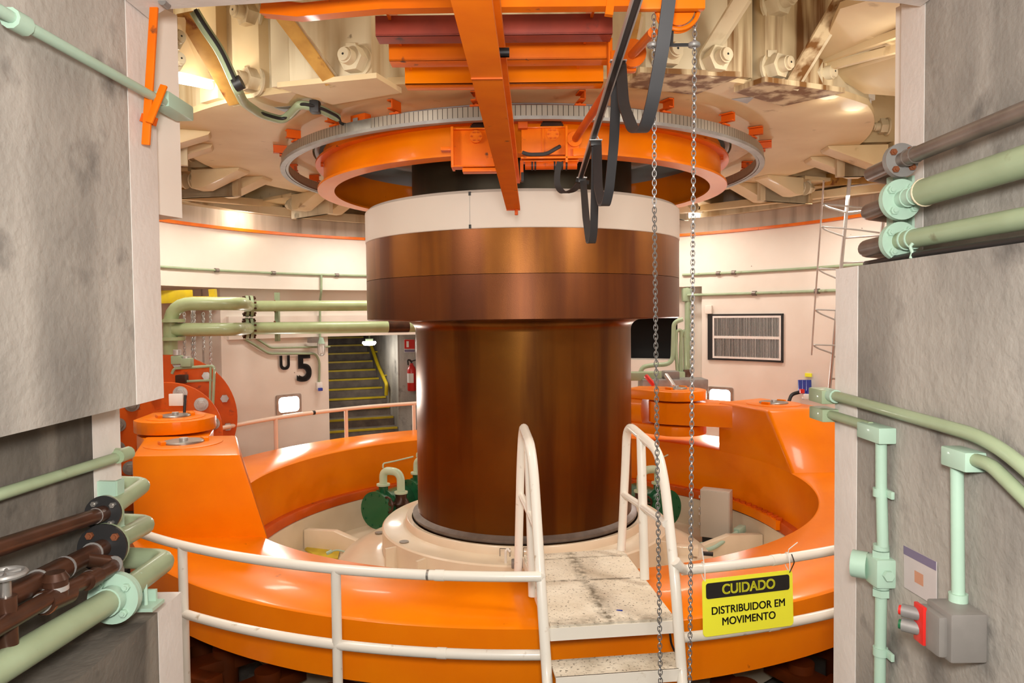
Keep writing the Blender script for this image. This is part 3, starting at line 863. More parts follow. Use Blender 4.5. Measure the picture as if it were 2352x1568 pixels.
MB().cyl(q + V((0, 0, -.13)), q + V((0, 0, -.09)), .15, 24).build('flange', 'green_pipe', t)
pA, pB = P(572, 754, 10.4), P(1010, 749, 11.62)
MB().tube([pA.lerp(pB, .705), pA.lerp(pB, .82)], .0895, 16).build('colour_band', 'brown_pipe', t, label='brown painted band on the lower pipe')
s0, s1 = P(631, 703, 10.58), P(631, 752, 10.58)
MB().bar(s0 + V((0, .12, .2)), s1 + V((0, .12, -.2)), .10, .05, up=V((1, 0, 0))).build('support', 'green_pale', t)
for c_, r_ in ((s0, .082), (s1, .092)):
    sx_, ux_, _ = frame(dW)
    MB().tube([c_ + (sx_ * math.cos(k * .35) + ux_ * math.sin(k * .35)) * r_ for k in range(18)], .009, 6, closed=True).build('pipe_clamp', 'rust', t)

# yellow jib with chain hoist left
t = thing('yellow_jib', 'yellow hoist beam with hanging chains in the left wall recess', 'hoist', P(440, 690, 9.4))
MB().bar(P(366, 682, 9.5), P(440, 680, 9.8), .10, .17, bev=.01).build('beam', 'yellow', t)
MB().bar(P(425, 684, 9.6), P(484, 684, 9.7), .10, .04).build('top_flange', 'yellow', t)
MB().bar(P(488, 664, 9.8), P(490, 684, 9.8), .08, .08).build('hanger', 'yellow', t)
MB().box(P(455, 708, 9.4), (.35, .1, .05), .01).build('lower_flange', 'yellow', t)
def chain(pts, r_link, wire, mb=None):
    """links along a polyline, every other one turned"""
    mb = mb or MB(); pts = [V(p) for p in pts]
    pitch = r_link * 2.2; pos = 0.; i = 0
    for a, b_ in zip(pts, pts[1:]):
        d = (b_ - a); L_ = d.length; d.normalize(); x, y, _ = frame(d)
        s_ = pos
        while s_ < L_:
            c = a + d * s_; w_ = x if i % 2 else y
            loop = [c + d * (r_link * 1.75 * math.cos(q)) + w_ * (r_link * math.sin(q)) for q in [2 * math.pi * k / 10 for k in range(10)]]
            mb.tube(loop, wire, 5, closed=True); s_ += pitch; i += 1
        pos = s_ - L_
    return mb
for u, v0, v1 in ((423, 722, 826), (441, 712, 826), (446, 712, 826), (467, 722, 800), (483, 712, 840)):
    chain([P(u, v0, 9.35), P(u + 1, v1, 9.35)], .016, .006).build('chain_run', 'galvanised', t)

# pinkish guard rail on the far side of the ring
t = thing('far_guard_rail', 'pale pink guard rail curving behind the ring in front of the stairs', 'railing', pol(3.83, 130, FLOOR))
RF = 3.82
aS = TH(487, 990, RF); aT = TH(980, 925, RF)
pts = [pol(RF, aS, FLOOR + .2)] + arc(RF, aS, aT, -1.335, 24)
MB().tube(rounded(pts[:2], .1) if 0 else pts, .028, 10, bend=0).build('top_rail', 'rail_pink', t)
for u in (485, 633, 795, 951):
    a = TH(u, 960, RF)
    MB().cyl(pol(RF, a, FLOOR), pol(RF, a, -1.335), .028, 10).build('post', 'rail_pink', t)
for u in (720, ):
    a = TH(u, 945, RF); MB().tube(arc(RF, a + .3, a - .3, -1.335, 2), .03, 10).build('sleeve', 'black', t)

# blue filter set on the right wall
t = thing('blue_filter', 'three blue filter tubes with a black hose by the ladder foot', 'filter', PC(1848, 905, W0 - .1))
for i, du in enumerate((-9, 0, 9)):
    a_ = PC(1848 + du, 872, W0 - .12); b_ = PC(1849 + du, 916 if i else 902, W0 - .12)
    MB().cyl(a_, b_, .038, 14).build('filter_tube', 'blue', t)
MB().box(PC(1856, 910, W0 - .15), (.14, .1, .07), .01).build('manifold', 'white', t)
MB().tube([PC(1812, 922, W0 - .3), PC(1818, 905, W0 - .2), PC(1838, 900, W0 - .15)], .025, 8, bend=.15).build('hose', 'black', t)
MB().box(PC(1842, 898, W0 - .2), (.06, .05, .06), .008).build('fitting', 'red', t)
tag(MB().box(PC(1857, 861, W0 - .01), (.10, .02, .05), 0, rz=math.radians(34 - 90)).build('yellow_tag', 'sign_yellow'), 'small yellow tag on the wall above the blue filter tubes', 'tag')

# caged ladder on the right wall
t = thing('caged_ladder', 'thin steel ladder with safety hoops leaning on the right wall', 'ladder', P(1905, 892, 9.55))
tp, bt = P(1952, 405, 8.6), P(1904, 905, 9.55)
off = V((.32, -.26, 0))
rails = []
for o in (V((0, 0, 0)), off):
    MB().tube([tp + o, bt + o], .022, 8).build('stile', 'galvanised', t)
for k in range(9):
    s_ = .04 + .11 * k; q = tp.lerp(bt, s_); MB().cyl(q, q + off, .012, 8).build('rung', 'galvanised', t)
for uL, v in ((1887, 480), (1884, 532), (1877, 628), (1870, 722), (1866, 803)):
    s_ = (v - 405) / 500; q = tp.lerp(bt, s_)
    f = P(uL, v - 8, q.y - .25)
    n_ = off.normalized(); o_ = V((-n_.y, n_.x, 0)) * -1
    c = [q, q.lerp(f, .75) + V((0, 0, .0)), f + V((0, 0, .02)), f + off * .6 - o_ * .35, q + off * 1.25 - o_ * .3, q + off]
    MB().tube(c, .011, 6, bend=.14).build('hoop', 'galvanised', t)
MB().tube([P(1892, 415, 8.4), P(1884, 532, 8.7), P(1870, 722, 9.1), P(1864, 815, 9.25)], .010, 6).build('cage_strap', 'galvanised', t)

# dark green coolers inside the ring
def cooler(c, ax, label, scale=1.0):
    t = thing('oil_cooler', label, 'cooler', (c.x, c.y, -2.75), 'green coolers inside the ring')
    ax = V(ax).normalized(); r = .235 * scale
    ep = MB().cyl(c, c + ax * .03, r, 32).build('end_plate', 'dark_green', t)
    MB().cyl(c + ax * .03, c + ax * .62, r * .86, 32).build('shell', 'dark_green', t)
    MB().cyl(c + ax * .14, c + ax * .17, r, 32).build('flange', 'dark_green', t)
    sx_, ux_, _ = frame(ax)
    for k in range(10):
        a = math.radians(36 * k); q = c + (sx_ * math.cos(a) + ux_ * math.sin(a)) * r * .86
        MB().hexnut(q, -ax, .014, .014).build('bolt', 'dark_green', ep)
    side = V((-ax.y, ax.x, 0))
    if side.y > 0: side = -side
    top = c + ax * .16 + V((0, 0, r * .86))
    q0, q1 = top, top + side * .25 + ax * .04
    MB().cyl(q0 - V((0, 0, .05)), q0 + V((0, 0, .07)), .06, 16).build('stub', 'dark_green', t)
    for q, dz in ((q0, .08), (q1, .0)):
        MB().cyl(q + V((0, 0, dz)), q + V((0, 0, dz + .022)), .085, 20).build('pipe_flange', 'mint_pale', t)
    MB().tube([q0 + V((0, 0, .09)), q0 + V((0, 0, .27)), q1 + V((0, 0, .27)), q1 + V((0, 0, .01))], .05, 12, bend=.13).build('u_bend', 'mint_pale', t)
    MB().lathe([(.0, q1.z), (.075, q1.z), (.07, q1.z - .06), (.11, q1.z - .12), (.07, q1.z - .17), (.075, q1.z - .22), (0, q1.z - .22)], 16, c=(q1.x, q1.y), close=False).build('valve_body', 'brown_pipe', t)
    h = q1 + V((0, 0, -.11)) - ax * .16 + V((-.06, 0, 0))
    MB().cyl(q1 + V((0, 0, -.11)), h, .022, 10).build('valve_stem', 'brown_pipe', t)
    hs, hu, _ = frame(h - q1 - V((0, 0, -.11)))
    hw = MB().tube([h + (hs * math.cos(k * .5236) + hu * math.sin(k * .5236)) * .095 for k in range(12)], .015, 6, closed=True).build('hand_wheel', 'brown_pipe', t)
    for k in range(3):
        a = k * 1.047
        MB().cyl(h - (hs * math.cos(a) + hu * math.sin(a)) * .09, h + (hs * math.cos(a) + hu * math.sin(a)) * .09, .007, 6).build('wheel_spoke', 'brown_pipe', hw)
    MB().tube([q0 + V((0, 0, .30)), q0 + V((0, 0, .36)), q0 + ax * .1 + V((.08, 0, .37)), q0 + ax * .2 + V((.26, 0, .41))], .010, 6, bend=.04).build('vent_line', 'mint_pale', t)
    MB().box((c.x + ax.x * .3, c.y + ax.y * .3, (-2.75 + c.z - r * .8) / 2), (.2, .2, max(.05, c.z - r * .8 + 2.75))).build('foot', 'dark_green', t)
    return t
c = PZ(862, 1172, -2.42)
cooler(c, (.50, .86, 0), 'dark green cooler with mint pipe bend, left inside the ring')
c2 = PZ(925, 1140, -2.36)
cooler(c2 + V((.08, .0, 0)), (.6, .8, 0), 'second green cooler half hidden behind the shaft on its left side', .95)
c3 = PZ(1532, 1168, -2.42)
cooler(c3, (-.50, .86, 0), 'dark green cooler with mint pipe bend seen between the stair handrails', 1.0)

# grey cabinet standing inside the ring
q = PZ(1652, 1236, -2.62)
t = thing('grey_cabinet', 'grey steel cabinet standing inside the ring on the right', 'cabinet', (q.x, q.y, -2.75))
rz = math.radians(-28)
Rm = Matrix.Rotation(rz, 3, 'Z')
base = V((q.x, q.y + .12, 0))
MB().box((base.x, base.y, -2.355), (.34, .17, .56), .006, rz=rz).build('body', 'grey_box', t)
d_ = base + Rm @ V((0, -.092, 0)); dr = MB().box((d_.x, d_.y, -2.355), (.325, .014, .545), .004, rz=rz).build('door', 'grey_box', t)
for z in (-2.16, -2.30, -2.36, -2.48):
    d_ = base + Rm @ V((-.176, -.09, 0)); MB().box((d_.x, d_.y, z), (.014, .02, .03), rz=rz).build('hinge', 'galvanised', dr)
MB().box((base.x, base.y, -2.69), (.3, .14, .12), rz=rz).build('plinth', 'black', t)
t = thing('sprawling_conduit', 'mint green conduit with a pull box and loose hoses by the grey cabinet', 'conduit', PZ(1690, 1225, -2.6))
a_, b_ = PZ(1640, 1258, -2.6), PZ(1692, 1222, -2.52)
MB().bar(b_, b_ + (b_ - a_).normalized() * .14, .08, .08, bev=.01).build('pull_box', 'mint', t)
MB().tube([PZ(1605, 1268, -2.66), a_, b_], .022, 10, bend=.1).build('tube', 'mint', t)
random.seed(7)
for k in range(5):
    p0 = PZ(1612 + 8 * k, 1266 - 2 * k, -2.66)
    MB().tube([p0, p0 + V((-.06, .02, .05)), p0 + V((-.10 - .02 * k, -.06 + .03 * k, .04)), p0 + V((-.16, -.10 + .05 * k, -.07))], .011, 8, bend=.05).build('hose', 'mint', t)
t = thing('cover_box', 'low cream instrument box on the head cover right of the step platform', 'box', PZ(1575, 1268, -2.4))
q = PZ(1578, 1262, -2.36)
MB().box(q, (.22, .14, .09), .01, rz=-.2).build('body', 'cream', t)
MB().box(q + V((-.14, -.01, -.01)), (.06, .10, .10), .008, rz=-.2).build('end_block', 'pipe_grey', t)
MB().box(q + V((.19, -.07, -.02)), (.10, .05, .03), .004, rz=-.3).build('black_strip', 'black', t)
t = thing('thin_sensor_line', 'thin mint line with fitting lying by the yellow sheet', 'pipe', PZ(790, 1272, -2.66))
MB().tube([PZ(752, 1270, -2.62), PZ(772, 1262, -2.58), PZ(800, 1268, -2.58), PZ(823, 1278, -2.60)], .009, 8, bend=.08).build('tube', 'mint', t)
MB().cyl(PZ(750, 1271, -2.63), PZ(762, 1265, -2.61), .02, 10).build('fitting', 'mint', t)

# gate linkages under the ring
g0 = thing('gate_lever', 'shade-darkened orange gate lever under the ring near the rail post', 'lever', pol(3.35, 215, -2.75), 'gate levers under the ring')
MB().prism([pol(3.0, 214, -2.60), pol(3.7, 213, -2.60), pol(3.75, 216, -2.60), pol(3.0, 217.5, -2.60)], (0, 0, .09), .01).build('arm', 'orange_shaded', g0)
MB().cyl(pol(3.25, 215.5, -2.99), pol(3.25, 215.5, -2.45), .09, 20).build('stem', 'orange_shaded', g0)
MB().bar(pol(3.68, 214.5, -2.50), pol(3.6, 224, -2.42), .13, .07, bev=.01).build('link', 'orange_shaded', g0)
g0['label'] = 'shade-darkened orange gate lever and link under the orange ring'
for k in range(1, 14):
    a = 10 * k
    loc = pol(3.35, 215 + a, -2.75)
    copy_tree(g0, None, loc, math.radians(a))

# ------------------------------------------------------------------ white guard rail and step platform in front
RR = 4.009; ZT = -1.334; ZM = -1.74
aA = TH(335, 1225, RR, False); aB = TH(1243, 1322, RR, False)
if aA > 0: aA -= 360
if aB > 0: aB -= 360
t = thing('guard_rail', 'white tubular guard rail curving in front of the orange ring, left of the steps', 'railing', pol(RR, aB - 20, FLOOR))
MB().tube(arc(RR, aA - 14, aB, ZT, 40), .0268, 12).build('top_rail', 'white_rail', t)
MB().tube(arc(RR, aA - 14, aB, ZM, 40), .0268, 12).build('mid_rail', 'white_rail', t)
for u in (420, 771):
    a = TH(u, 1300, RR, False)
    MB().cyl(pol(RR, a, FLOOR), pol(RR, a, ZT), .0268, 12).build('post', 'white_rail', t)
for u, v, z in ((1010, 1320, ZT), (1015, 1508, ZM)):
    a = TH(u, v, RR, False); MB().tube(arc(RR, a - .35, a + .35, z, 3), .0295, 14).build('coupling', 'white_rail', t)
a = TH(983, 1320, RR, False); MB().tube(arc(RR, a - .09, a + .09, ZT, 2), .0272, 14).build('grey_band', 'steel', t)
a = TH(415, 1540, RR, False); q = pol(RR, a, FLOOR)
MB().box(q + V((0, 0, .06)), (.22, .16, .10), .006, rz=math.radians(-30)).build('foot_bracket', 'white_rail', t)
MB().tube([q + V((.04 * math.cos(k * .6), .04 * math.sin(k * .6), .13)) for k in range(10)], .004, 5, closed=True).build('wire_tie', 'galvanised', t)
aC = TH(1548, 1300, RR, False); aD = TH(1922, 1264, RR, False)
t = thing('guard_rail', 'white tubular guard rail right of the steps carrying the yellow sign', 'railing', pol(RR, aC + 10, FLOOR))
MB().tube(arc(RR, aC + .6, aD + 10, ZT, 30), .0268, 12).build('top_rail', 'white_rail', t)
MB().tube(arc(RR, aC + .4, aD + 10, ZM + .05, 30), .0268, 12).build('mid_rail', 'white_rail', t)
for u, v, z in ((1783, 1285, ZT), (1775, 1466, ZM + .05)):
    a = TH(u, v, RR, False); MB().tube(arc(RR, a - .45, a + .45, z, 3), .0295, 14).build('coupling', 'white_rail', t)
MB().cyl(pol(RR, aD + 6, FLOOR), pol(RR, aD + 6, ZT), .0268, 12).build('post', 'white_rail', t)

ZP = -1.57
FL, FR = PZ(1264, 1437, ZP), PZ(1551, 1419, ZP)
BL, BR = PZ(1203, 1274, ZP), PZ(1429, 1260, ZP)
t = thing('step_platform', 'white steel steps and dirty checker platform bridging over the orange ring', 'steps', (FL.x, FL.y, FLOOR))
MB().hexa([q - V((0, 0, .012)) for q in (FL, FR, BR, BL)] + [FL, FR, BR, BL]).build('deck', 'deck', t, smooth=False)
dn = V((0, 0, 1))
m = MB()
for a_, b_ in ((FL, FR), (FR, BR), (BL, BR), (FL, BL)):
    m.bar(a_ - dn * .044, b_ - dn * .044, .012, .064)
m.build('edge_frame', 'white_rail', t, smooth=False)
z2 = -1.755
sl = (FL - BL).normalized(); sr_ = (FR - BR).normalized()
for k in range(3):
    z = z2 - .185 * k
    o0, o1 = -.02 + .17 * k, .16 + .17 * k
    p = [FL + sl * o0, FR + sr_ * o0, FR + sr_ * o1, FL + sl * o1]
    p = [V((q.x, q.y, z)) for q in p]
    MB().hexa([q - dn * .012 for q in (p[3], p[2], p[1], p[0])] + [p[3], p[2], p[1], p[0]]).build('tread', 'tread', t, smooth=False)
    MB().bar(p[3] - dn * .03, p[2] - dn * .03, .012, .06).build('riser', 'white_rail', t, smooth=False)
def rail_side(pts_out, mid, brace, names=('handrail', 'mid_post', 'mid_rail')):
    MB().tube(pts_out, .0268, 12, bend=.16).build('handrail', 'white_rail', t)
    MB().tube(mid, .0268, 12).build('mid_post', 'white_rail', t)
    MB().tube(brace, .0215, 10).build('mid_rail', 'white_rail', t)
rail_side([P(1262, 1650, 3.42), P(1257, 1560, 3.57), P(1241, 1320, 3.70), P(1226, 1080, 3.95), P(1218, 1020, 4.05), P(1201, 975, 4.6), P(1196, 1060, 4.66), P(1190, 1312, 4.66)],
          [P(1224, 1368, 4.20), P(1214, 1006, 4.22)], [P(1197, 1136, 4.66), P(1218, 1180, 4.2), P(1235, 1220, 3.8)])
rail_side([P(1574, 1650, 3.42), P(1567, 1560, 3.57), P(1550, 1320, 3.70), P(1527, 1110, 3.95), P(1512, 1035, 4.08), P(1440, 972, 4.62), P(1437, 1060, 4.68), P(1427, 1262, 4.70)],
          [P(1481, 1330, 4.20), P(1472, 998, 4.35)], [P(1433, 1135, 4.68), P(1478, 1165, 4.25), P(1530, 1203, 3.82)])
MB().tube([P(1551, 1288, 3.71), P(1560, 1301, 3.72), pol(RR, aC + .8, ZT)], .0268, 12, bend=.05).build('rail_joint', 'white_rail', t)
MB().tube([P(1243, 1322, 3.71), pol(RR, aB - .2, ZT)], .0268, 12).build('rail_joint', 'white_rail', t)
MB().tube([P(1538, 1450, 3.74), P(1542, 1480, 3.8), P(1556, 1508, 3.8)], .006, 6, bend=.04).build('loose_cable', 'black', t)
q = PZ(1416, 1401, ZP)
tag(MB().bar(q, q + V((.03, -.012, .003)), .006, .006).build('blue_scrap', 'blue'), 'tiny blue scrap lying on the dirty platform', 'scrap')

# yellow caution sign hung on the right guard rail
TL, TR, BR2, BL2 = P(1611, 1330, 3.745), P(1818, 1307, 3.89), P(1824, 1437, 3.875), P(1614, 1462, 3.73)
x = (TR - TL).normalized(); yv = (TL - BL2); yv = (yv - x * yv.dot(x)).normalized(); zv = x.cross(yv)
cc = (TL + TR + BR2 + BL2) / 4; W_, H_ = (TR - TL).length, (TL - BL2).length
SM = Matrix(((x.x, yv.x, zv.x, cc.x), (x.y, yv.y, zv.y, cc.y), (x.z, yv.z, zv.z, cc.z), (0, 0, 0, 1)))
t = thing('caution_sign', 'yellow and black CUIDADO sign hung on the white rail right of the steps', 'sign', cc)
def rrect(w_, h_, r, n=5):
    o = []
    for cx, cy, a0 in ((w_ / 2 - r, h_ / 2 - r, 0), (-w_ / 2 + r, h_ / 2 - r, 90), (-w_ / 2 + r, -h_ / 2 + r, 180), (w_ / 2 - r, -h_ / 2 + r, 270)):
        for k in range(n + 1):
            a = math.radians(a0 + 90 * k / n); o.append(V((cx + r * math.cos(a), cy + r * math.sin(a), 0)))
    return o
bo = MB().prism([SM @ q for q in rrect(W_, H_, .022)], zv * .004).build('board', 'sign_yellow', t, smooth=False)
hdr = Matrix.Translation((0, H_ * .5 - .022 - H_ * .135, .0045))
MB().prism([SM @ hdr @ q for q in rrect(W_ * .925, H_ * .275, .014)], zv * .0008).build('header', 'black', t, smooth=False)
text('heading', 'CUIDADO', H_ * .245, SM @ Matrix.Translation((0.002, H_ * .5 - .022 - H_ * .14, .006)), 'sign_yellow', t, .0016, sx=.95)
text('wording', 'DISTRIBUIDOR EM', H_ * .19, SM @ Matrix.Translation((0, -H_ * .07, .0045)), 'black', t, .0009, sx=.97)
text('wording', 'MOVIMENTO', H_ * .19, SM @ Matrix.Translation((0, -H_ * .275, .0045)), 'black', t, .0009, sx=.97)
for (u, v), mm in (((1612, 1258), 'white'), ((1832, 1245), 'white')):
    s_ = -1 if u < 1700 else 1
    hole = SM @ V((s_ * W_ * .47, H_ * .47, .004))
    rp = V((hole.x, hole.y + .045, ZT))
    loop = [hole, rp + V((.0, -.045, -.0)), rp + V((0, -.02, .04)), rp + V((0, .035, .02)), rp + V((0, .03, -.04)), hole + V((0, .01, -.005))]
    MB().tube(rounded(loop, .03), .0028, 6).build('cable_tie', mm, t)
    MB().tube([rp + V((0, -.03, .03)), P(u, v, rp.y - .03)] if s_ < 0 else [rp + V((0, -.02, .035)), rp + V((.0, -.03, .06)), P(u, v, rp.y - .03)], .0028, 6).build('tie_tail', 'white', t)
MB().tube(rounded([SM @ V((W_ * .47, H_ * .46, .004)), P(1825, 1290, 3.78), P(1818, 1272, 3.80)], .05), .003, 6).build('black_tie', 'black', t)

# ------------------------------------------------------------------ steel bracket under the generator (the ceiling of the pit)
EDGE = [(-90, 2.58), (-100, 2.62), (-109, 2.72), (-122, 2.90), (-133, 3.08), (-149, 3.29), (-170, 3.3), (-190, 3.3), (-205, 3.3), (-220, 3.3), (-240, 3.3), (-255, 3.3),
        (-270, 3.3), (-285, 3.3), (-300, 3.3), (-320, 3.3), (-335, 3.3), (-350, 3.3), (-365, 3.3), (-385, 3.3), (-396, 3.3), (-407, 3.15), (-417, 2.95), (-427, 2.88), (-436, 2.74), (-445, 2.60)]
def edge_r(a):
    a = a % 360
    best = sorted((((e[0] % 360) - a) % 360, e) for e in EDGE)
    nx = best[0][1]; pv = best[-1][1]
    da = ((nx[0] % 360) - (pv[0] % 360)) % 360 or 360
    f = (a - (pv[0] % 360)) % 360 / da
    return pv[1] + (nx[1] - pv[1]) * f
t = thing('generator_bracket', 'cream stained steel bracket with big nuts forming the ceiling over the pit', 'bracket', (SX, SY, PLATE))
n = 120
def ring_mesh(rin, rout, z0, z1):
    m = MB(); vs = []; fs = []
    for k in range(n):
        a = 3. * k
        vs += [pol(rin(a), a, z0), pol(rout(a), a, z0), pol(rout(a), a, z1), pol(rin(a), a, z1)]
    for k in range(n):
        j = (k + 1) % n
        for q in range(4):
            fs.append((4 * k + q, 4 * k + (q + 1) % 4, 4 * j + (q + 1) % 4, 4 * j + q))
    return m.faces(vs, fs)
ring_mesh(lambda a: 2.1, edge_r, PLATE, PLATE + .05).build('bottom_plate', 'steel_cream', t)
ring_mesh(lambda a: edge_r(a) - .06, lambda a: edge_r(a) - .03, PLATE + .05, 2.95).build('shell', 'steel_pale', t)
MB().lathe([(2.08, PLATE), (2.10, PLATE + .4), (2.04, PLATE + .4), (2.04, PLATE)], 96).build('bore_ring', 'blue_grey', t)
MB().lathe([(1.98, PLATE + .18), (1.36, PLATE + .12), (1.36, PLATE + .2), (1.98, PLATE + .26)], 96).build('oil_pan', 'blue_grey', t)
# stained pilasters and flange pads with foot plates on the near side
def pad(a0_, a1_, d, z0, z1, material, foot=True, name='flange_pad'):
    r0 = min(edge_r(a0_), edge_r(a1_), edge_r((a0_ + a1_) / 2)) - .05
    rA, rB = edge_r(a0_) + d, edge_r(a1_) + d
    p = [pol(r0, a0_, z0), pol(rA, a0_, z0), pol(rB, a1_, z0), pol(r0, a1_, z0)]
    o = MB().prism(p, (0, 0, z1 - z0), .008).build(name, material, t)
    if foot:
        p = [pol(r0 - .05, a0_ - 1.2, z0 - .035), pol(rA + .05, a0_ - 1.2, z0 - .035), pol(rB + .05, a1_ + 1.2, z0 - .035), pol(r0 - .05, a1_ + 1.2, z0 - .035)]
        MB().prism(p, (0, 0, .035)).build('foot_plate', 'steel_rusty' if a0_ > -95 else 'steel_cream', t)
    return o
pad(-121.5, -110.5, .20, PLATE + .0, 2.45, 'steel_pale')
pad(-74.5, -64, .16, PLATE - .0, 2.95, 'steel_pale')
pad(-57.5, -47.5, .12, PLATE - .0, 2.95, 'steel_rusty')
pad(-63.5, -58, .04, PLATE + .03, 2.95, 'steel_rusty', False, 'pilaster')
pad(-133, -128.5, .05, PLATE + .03, 2.95, 'steel_cream', False, 'pilaster')
pad(-140, -136, .05, PLATE + .03, 2.95, 'steel_cream', False, 'pilaster')
pad(-126.5, -123.5, .06, PLATE + .03, 2.95, 'steel_pale', False, 'pilaster')
# big nuts with washers and locking plates
def nut(p, d, parent, s_=1.0, material='steel_pale'):
    d = V(d).normalized(); m = MB()
    m.cyl(p, p + d * .02 * s_, .115 * s_, 24); m.hexnut(p + d * .02 * s_, d, .095 * s_, .09 * s_)
    m.cyl(p + d * .11 * s_, p + d * .17 * s_, .055 * s_, 20); m.cyl(p + d * .17 * s_, p + d * .19 * s_, .045 * s_, 16)
    o = m.build('nut', material, parent)
    MB().cyl(p + d * .189 * s_, p + d * .193 * s_, .008 * s_, 8).build('centre_hole', 'black', o)
    x, u, _ = frame(d)
    MB().box(p + d * .045 * s_ + u * .095 * s_ + x * .03, (.07 * s_, .03 * s_, .05 * s_), .004).build('lock_plate', material, o)
def rad(a):
    return V((math.cos(math.radians(a)), math.sin(math.radians(a)), 0))
for u, v, off, sz in ((583, 38, .05, .92), (588, 188, .05, .92), (716, 172, .04, .9), (822, 142, .20, .95), (1634, 142, .16, .92), (1770, 158, .12, .92), (1772, 12, .12, 1.0), (1868, 176, .12, .9), (1528, 130, .16, .9)):
    p = PC(u, v, 2.9, False)
    for _ in range(4):
        p = PC(u, v, edge_r(ang(p)) + off - .02, False)
    nut(p + V((0, 0, .0)) - rad(ang(p)) * .01, rad(ang(p)), t, sz)
# inclined struts on the near side
for a_, b_, w_, mm in ((P(543, 238, 5.35), P(424, 30, 4.75), .11, 'steel_ochre'), (P(762, 190, 5.0), P(630, 12, 4.5), .09, 'steel_ochre'), (P(1596, 165, 5.05), P(1706, -10, 4.55), .10, 'steel_pale'), (P(1813, 200, 5.2), P(1934, -2, 4.65), .11, 'steel_rusty'), (P(1462, 30, 4.6), P(1440, 150, 5.0), .06, 'steel_ochre')):
    MB().bar(a_, b_, .02, w_, up=V((1, .2, 0)), bev=.003).build('strut', mm, t)
    MB().bar(a_ + V((.02, .03, 0)), b_ + V((.02, .03, 0)), w_, .02, up=V((0, 1, .3)), bev=.003).build('strut', 'steel_pale', t)
# radial arms with bolted flanges and tapering gussets
def arm(a, z=PLATE, near=False):
    r = rad(a); s_ = V((-r.y, r.x, 0)); c = V((SX, SY, 0))
    R0, R1_, R2_ = 2.98, 3.55, 4.86
    o = MB().bar(c + r * 3.25 + V((0, 0, z + .60)), c + r * R2_ + V((0, 0, z + .60)), .46, 1.1)
    o = o.build('arm', 'steel_cream', t)
    MB().bar(c + r * 3.62 + V((0, 0, z + .02)), c + r * 4.5 + V((0, 0, z + .02)), .62, .04).build('arm_flange', 'steel_cream', t)
    for sg in (-1, 1):
        q = c + s_ * (.25 * sg)
        p = [q + r * R0 + V((0, 0, z)), q + r * (R0 + .02) + V((0, 0, z - .03)), q + r * (R1_ - .12) + V((0, 0, z - .20)), q + r * R1_ + V((0, 0, z - .20)), q + r * R1_ + V((0, 0, z))]
        MB().prism([k - s_ * .11 for k in p], s_ * .22, .008).build('gusset', 'steel_cream', t)
        nut(q + r * (R1_ + .06) + V((0, 0, z - .10)), -r, t, .72)
        nut(q + r * (R1_ + .13) + V((0, 0, z - .10)), r, t, .72)
        nut(q + s_ * (.14 * sg) + r * (R1_ - .02) + V((0, 0, z + .16)), -r, t, .72)
    MB().bar(c + r * (R1_ + .03) + V((0, 0, z - .24)), c + r * (R1_ + .03) + V((0, 0, z + .4)), .06, .78, up=r, bev=.006).build('flange', 'steel_pale', t)
    MB().bar(c + r * (R1_ + .10) + V((0, 0, z - .24)), c + r * (R1_ + .10) + V((0, 0, z + .4)), .06, .78, up=r, bev=.006).build('flange', 'steel_rusty' if a in (45, 15) else 'steel_pale', t)
for a in (200, 170, 141, 112, 82, 52, 24, -4):
    arm(a)
# long beams along the pit wall at ceiling height
MB().bar(P(366, 425, 8.0), P(545, 418, 9.5), .16, .12).build('tie_beam', 'steel_ochre', t)
MB().bar(P(366, 445, 8.4), P(640, 470, 10.6), .12, .09).build('tie_beam', 'steel_cream', t)
MB().bar(P(1880, 415, 9.4), P(2080, 402, 8.0), .16, .14).build('tie_beam', 'steel_ochre', t)
MB().bar(P(1615, 478, 11.0), P(2080, 425, 8.3), .12, .09).build('tie_beam', 'steel_cream', t)
m = MB().prism([P(358, 36, 4.35), P(424, 40, 4.75), P(486, 182, 5.45), P(358, 152, 4.75)], (-.02, .05, .01))
m.build('side_panel', 'steel_cream', t)
for u, v in ((388, 92), (388, 142)):
    nut(P(u, v, 4.62) + V((-.02, 0, 0)), (1, -.5, 0), t, .75)
MB().bar(P(364, 40, 4.3), P(366, 152, 4.7), .20, .06).build('flange_pad', 'steel_pale', t)
# sloping ceiling panels at the upper right
m = MB()
m.hexa([P(1870, 150, 5.4), P(2200, 60, 4.3), P(2200, -60, 3.6), P(1930, 20, 4.5)] + [q + V((0, 0, .04)) for q in (P(1870, 150, 5.4), P(2200, 60, 4.3), P(2200, -60, 3.6), P(1930, 20, 4.5))])
m.build('side_panel', 'steel_cream', t)
m = MB().prism([P(1905, 168, 5.6), P(2110, 108, 4.7), P(2110, 225, 4.9), P(1985, 215, 5.6)], (0, .02, .03))
m.build('side_panel', 'steel_cream', t)
for a_, b_ in ((P(1880, 132, 5.35), P(2100, 52, 4.4)), (P(1955, 50, 4.75), P(2080, 100, 4.75)), (P(1880, 150, 5.4), P(2100, 90, 4.5))):
    MB().bar(a_ - V((0, 0, .03)), b_ - V((0, 0, .03)), .04, .05).build('panel_rib', 'steel_cream', t)
MB().prism([PZ(1680, 228, PLATE - .003), PZ(1735, 222, PLATE - .003), PZ(1716, 238, PLATE - .003)], (0, 0, .002)).build('cut_out', 'grey_flange', t)
MB().prism([PZ(630, 247, PLATE - .003), PZ(668, 244, PLATE - .003), PZ(655, 258, PLATE - .003)], (0, 0, .002)).build('cut_out', 'grey_flange', t)

